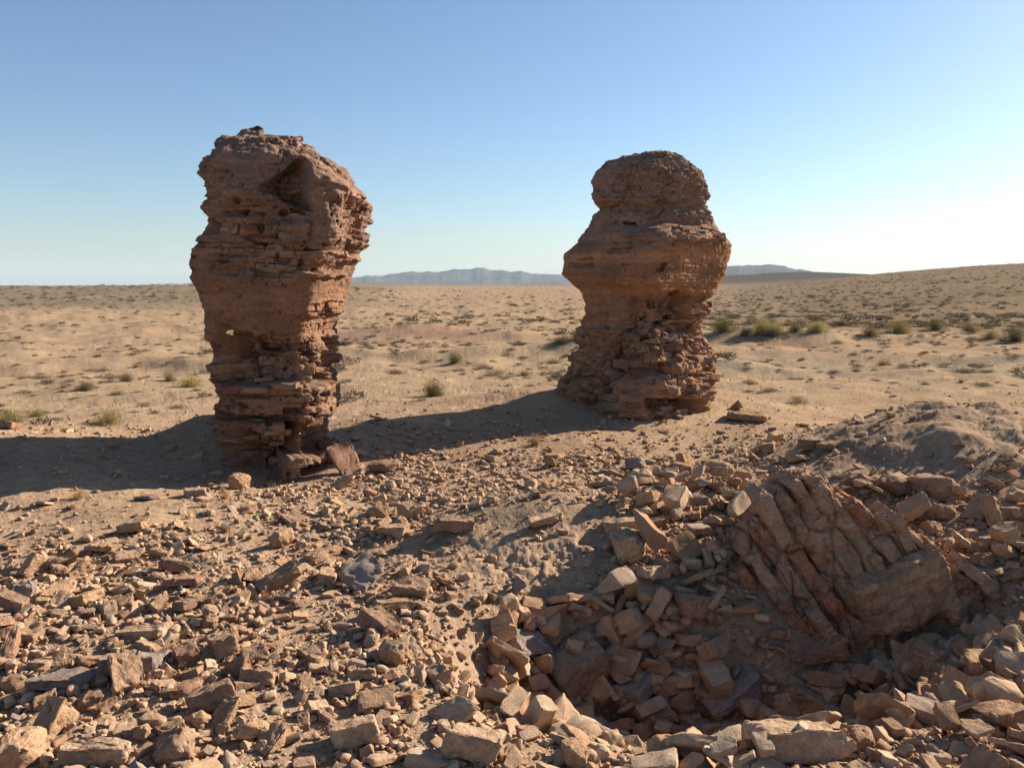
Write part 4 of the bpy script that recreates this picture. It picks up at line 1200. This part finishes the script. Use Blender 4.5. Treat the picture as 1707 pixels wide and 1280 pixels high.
BUSHES = [ # u, v foot, width px, height ratio, colour, label
 (722,661,50,0.72,'olive',"lone rounded green bush standing on the plain between the pillars"),
 (758,605,30,0.75,'olive',"smaller green bush behind the lone bush between the pillars"),
 (180,706,58,0.55,'yellow',"yellowish bush just above the taller pillar's shadow on the left"),
 (16,705,60,0.55,'yellow',"pale yellow bush cut by the photo's left edge"),
 (62,694,34,0.5,'yellow',"small yellow bush right of the one at the left edge"),
 (212,635,30,0.6,'scrub',"dark round bush on the plain left of the taller pillar"),
 (142,650,42,0.5,'scrub',"brown bush on the bank left of the taller pillar"),
 (282,635,30,0.6,'olive',"olive bush left of the taller pillar's waist"),
 (318,645,50,0.45,'yellow',"wide yellow bush against the taller pillar's left side"),
 (1206,552,56,0.6,'olive',"dark olive bush beside the shorter pillar's right side"),
 (1270,556,58,0.6,'yellow',"brightest yellow bush right of the shorter pillar"),
 (1296,556,44,0.55,'yellow',"yellow bush touching the brightest one on its right"),
 (1240,560,40,0.5,'scrub',"dark bush in front of the yellow bushes"),
 (1286,562,30,0.5,'scrub',"small dark bush below the yellow pair"),
 (1326,552,34,0.6,'olive',"olive bush at the end of the yellow row"),
 (1362,552,50,0.45,'yellow',"low spreading yellow bush in the middle right distance"),
 (1452,560,44,0.5,'straw',"straw coloured bush left of the right hand bush group"),
 (1500,556,60,0.5,'yellow',"wide yellow bush in the right hand bush group"),
 (1560,551,44,0.7,'olive',"tall dark olive bush in the right hand bush group"),
 (1618,552,40,0.5,'straw',"straw bush right of the tall olive bush"),
 (1692,568,52,0.7,'olive',"olive bush at the photo's right edge"),
 (1650,565,40,0.5,'yellow',"yellowish bush next to the right edge bush"),
 (968,566,46,0.4,'scrub',"dark bush on the gully bank left of the shorter pillar"),
 (935,572,40,0.4,'scrub',"grey bush on the gully bank, farther left of the shorter pillar"),
]
for bi, (u, v, w, hr, colr, lb) in enumerate(BUSHES):
    p = ground_hit(u, v); _, _, dd = proj(*p); wd = 0.9 * w * float(dd) / FPX
    rr = np.random.default_rng(400 + bi)
    root = obj("desert_bush", None, loc=tuple(p - np.array([0, 0, 0.02]))); tag(root, lb, "bush", "bushes on the plain")
    V, F = twigs(70, 0.6, wd * hr * 0.9, wd * 0.012, rr, 0.5, 3, wd * 0.06)
    obj("stems", mesh_np("stems", V, tris=F), M['twig'], root)
    V, F = cat(leaves(2200, wd * 0.5, wd * hr * 0.92, wd * 0.045, rr), twigs(260, 0.75, wd * hr * 1.12, wd * 0.007, rr, 0.5, 2, wd * 0.08))
    obj("foliage", mesh_np("foliage", V, tris=F), M[colr], root)

DRY = [ (893,742,40,'straw',"orange dry grass tuft at the edge of the shadow between the pillars"),
        (1262,704,34,'straw',"dry straw tuft behind the slab by the shorter pillar"),
        (110,1120,60,'straw',"dry grass lying by the flat grey slab in the left rubble"),
        (443,1000,30,'straw',"sprig of dry grass under the leaning brown brick"),
        (880,1192,46,'straw',"dry sprig on the near lip of the pit"),
        (1330,672,40,'scrub',"low dark tuft on bare ground right of the shorter pillar"),
        (375,832,36,'straw',"dry grass below the taller pillar's front foot"),
        (130,832,40,'straw',"dry grass on the near edge of the left shadow")]
def put_tuft(kind, x, y, z, w, label, zs=1.0, name="dry_tuft", cat_="tuft", group="dry tufts on the ground"):
    me = TUFT[kind][random.randrange(6)]
    o = bpy.data.objects.new(name, me); COL.objects.link(o)
    o.location = (x, y, z - 0.01 * w); o.scale = (w, w, w * zs); o.rotation_euler = (0, 0, random.uniform(0, 6.28))
    return tag(o, label, cat_, group)
for (u, v, w, kd, lb) in DRY:
    p = ground_hit(u, v); _, _, dd = proj(*p)
    put_tuft(kd, p[0], p[1], p[2], w * float(dd) / FPX, lb)
# dead twiggy bush in the pit
p = ground_hit(1030, 1205); rr = np.random.default_rng(77)
V, F = twigs(90, 0.8, 0.22, 0.004, rr, 1.3, 4, 0.03)
tag(obj("dead_bush", mesh_np("dead_bush", V, tris=F), M['twig'], loc=tuple(p)), "bare twiggy dead bush in the dark bottom of the pit", "dead bush")

# ---- tufts dotted over the plain
tx, ty = sample(6500, 11.0, 120, 38, 1)
tu, tvv, td = proj(tx, ty, terrain(tx, ty, False))
patch = fbm(tx * 0.22, ty * 0.22, 4.4, 3)
w_ = 0.20 + 0.95 * sm(patch, -0.2, 0.5)
w_ = w_ * (0.25 + 0.75 * sm(td, 11.5, 16)) * (1 - 0.3 * bump(tu, tvv, 1560, 620, 180, 30)) * (1 - 0.92 * bump(tu, tvv, 160, 540, 260, 26))
w_ = w_ * np.where((tvv < 520) & (tu < 930) & (tu > 560) & (tvv > 480), 0.35 + 0.65 * (tvv > 505 - (tu - 640) * 0.08), 1)
kp = (rng.random(len(tx)) < w_)
tx, ty, td, tu, tvv = tx[kp], ty[kp], td[kp], tu[kp], tvv[kp]
tw = np.clip(np.exp(rng.normal(math.log(0.20), 0.45, len(tx))), 0.08, 0.6)
tz = terrain(tx, ty)
tapp = tw * FPX / td
vis = (tu > 8) & (tu < 1700) & ~((tu > 325) & (tu < 590)) & ~((tu > 930) & (tu < 1210)) & (tvv < 690)
sc_ = np.where(vis, tapp, -1)
ti = np.argsort(-sc_)[:240]
isT = np.zeros(len(tx), bool); isT[ti] = True
ZT = [("on the left plain", lambda u: u < 330), ("between the two pillars", lambda u: u < 930), ("on the pale flat to the right", lambda u: u >= 930)]
BM = np.array([[*ground_hit(b[0], b[1])[:2]] for b in BUSHES]); BN = ["the lone rounded bush", "the smaller green bush", "the yellowish bush", "the left edge bush", "the small yellow bush", "the dark round bush", "the brown bank bush", "the olive bush by the taller pillar", "the wide yellow bush", "the dark olive bush", "the brightest yellow bush", "the touching yellow bush", "the dark front bush", "the small dark bush", "the row end bush", "the low spreading bush", "the straw bush", "the wide right bush", "the tall olive bush", "the right straw bush", "the right edge bush", "the yellowish right bush", "the gully bush", "the grey gully bush"]
trecs = []
for i in ti:
    kd = rng.choice(['scrub', 'olive', 'straw'], p=[.82, .08, .10])
    dl = np.hypot(BM[:, 0] - tx[i], BM[:, 1] - ty[i]); k = int(np.argmin(dl)); dx, dy = tx[i] - BM[k, 0], ty[i] - BM[k, 1]
    side = ('right of' if dx > 0 else 'left of') if abs(dx) > abs(dy) else ('behind' if dy > 0 else 'in front of')
    zone = [n for n, f in ZT if f(tu[i])][0]
    cn = {'scrub': 'dark', 'olive': 'olive', 'straw': 'straw coloured'}[kd]
    sz = 'broad' if tapp[i] > 34 else ('medium' if tapp[i] > 22 else 'little')
    trecs.append([i, kd, f"{sz} {cn} tuft {side} {BN[k]}", float(dl[k])])
bl = {}
for q in trecs: bl.setdefault(q[2], []).append(q)
ORD = NTH + ['ninth nearest', 'tenth nearest', 'eleventh nearest', 'twelfth nearest']
for lb, qs_ in bl.items():
    if len(qs_) > 1:
        qs_.sort(key=lambda q: q[3])
        for n, q in enumerate(qs_): q[2] = f"{lb}, {ORD[min(n, 11)]} to it"
for (i, kd, lb, _) in trecs:
    put_tuft(kd, float(tx[i]), float(ty[i]), float(tz[i]), float(tw[i]), lb, zs=float(rng.uniform(0.45, 0.75)), group="tufts dotted over the plain")
# the rest, far off: one mass
fx_, fy_ = sample(9000, 40, 520, 38, 1)
fu, fv, fd = proj(fx_, fy_, terrain(fx_, fy_, False)); faz = np.degrees(np.arctan2(fx_, fy_))
kf = rng.random(len(fx_)) < np.where(faz < -8, 0.02 + 0.98 * sm(np.hypot(fx_, fy_), 85, 120), np.where(faz > 9, 0.85, 0.25))
fx_, fy_ = fx_[kf], fy_[kf]
restx = np.concatenate([tx[~isT], fx_]); resty = np.concatenate([ty[~isT], fy_])
rests = np.concatenate([tw[~isT], np.clip(np.exp(rng.normal(math.log(0.45), 0.4, len(fx_))), 0.2, 1.2)])
LOWT = []
for i in range(5):
    rr = np.random.default_rng(90 + i); LOWT.append(leaves(110, 0.48, 0.32, 0.17, rr))
rz_ = terrain(restx, resty)
VS, FS, n0 = [], [], 0
pk = rng.integers(0, 5, len(restx))
for k in range(5):
    V, F = LOWT[k]; m = np.nonzero(pk == k)[0]
    a = rng.uniform(0, 6.28, len(m)); ca, sa = np.cos(a)[:, None], np.sin(a)[:, None]; s = rests[m][:, None]
    P = np.stack([(V[None, :, 0] * ca - V[None, :, 1] * sa) * s + restx[m][:, None], (V[None, :, 0] * sa + V[None, :, 1] * ca) * s + resty[m][:, None], V[None, :, 2] * s * 0.8 + rz_[m][:, None]], -1)
    VS.append(P.reshape(-1, 3)); FS.append((F[None] + (np.arange(len(m)) * len(V))[:, None, None]).reshape(-1, 3) + n0); n0 += P.shape[0] * P.shape[1]
tag(obj("far_scrub", mesh_np("far_scrub", np.concatenate(VS), tris=np.concatenate(FS)), M['scrub']), "low desert scrub speckling the far plain and hills", "scrub", kind="stuff")

# ------------------------------------------------------------------ air
def build_haze():
    m = bpy.data.materials.new("pale_air"); m.use_nodes = True
    t = m.node_tree; t.nodes.clear()
    out = t.nodes.new("ShaderNodeOutputMaterial"); v = t.nodes.new("ShaderNodeVolumePrincipled")
    v.inputs["Color"].default_value = (0.70, 0.86, 1.0, 1); v.inputs["Density"].default_value = 0.00013
    v.inputs["Anisotropy"].default_value = 0.0
    t.links.new(v.outputs[0], out.inputs["Volume"])
    s = 6300.0; z0, z1 = -60.0, 110.0
    V = np.array([[x, y, z] for z in (z0, z1) for y in (-s, s) for x in (-s, s)])
    q = [[0, 2, 3, 1], [4, 5, 7, 6], [0, 1, 5, 4], [2, 6, 7, 3], [0, 4, 6, 2], [1, 3, 7, 5]]
    tag(obj("haze", mesh_np("haze", V, quads=q, smooth=False), m), "thin pale dust haze filling the desert air", "haze", kind="stuff")
build_haze()
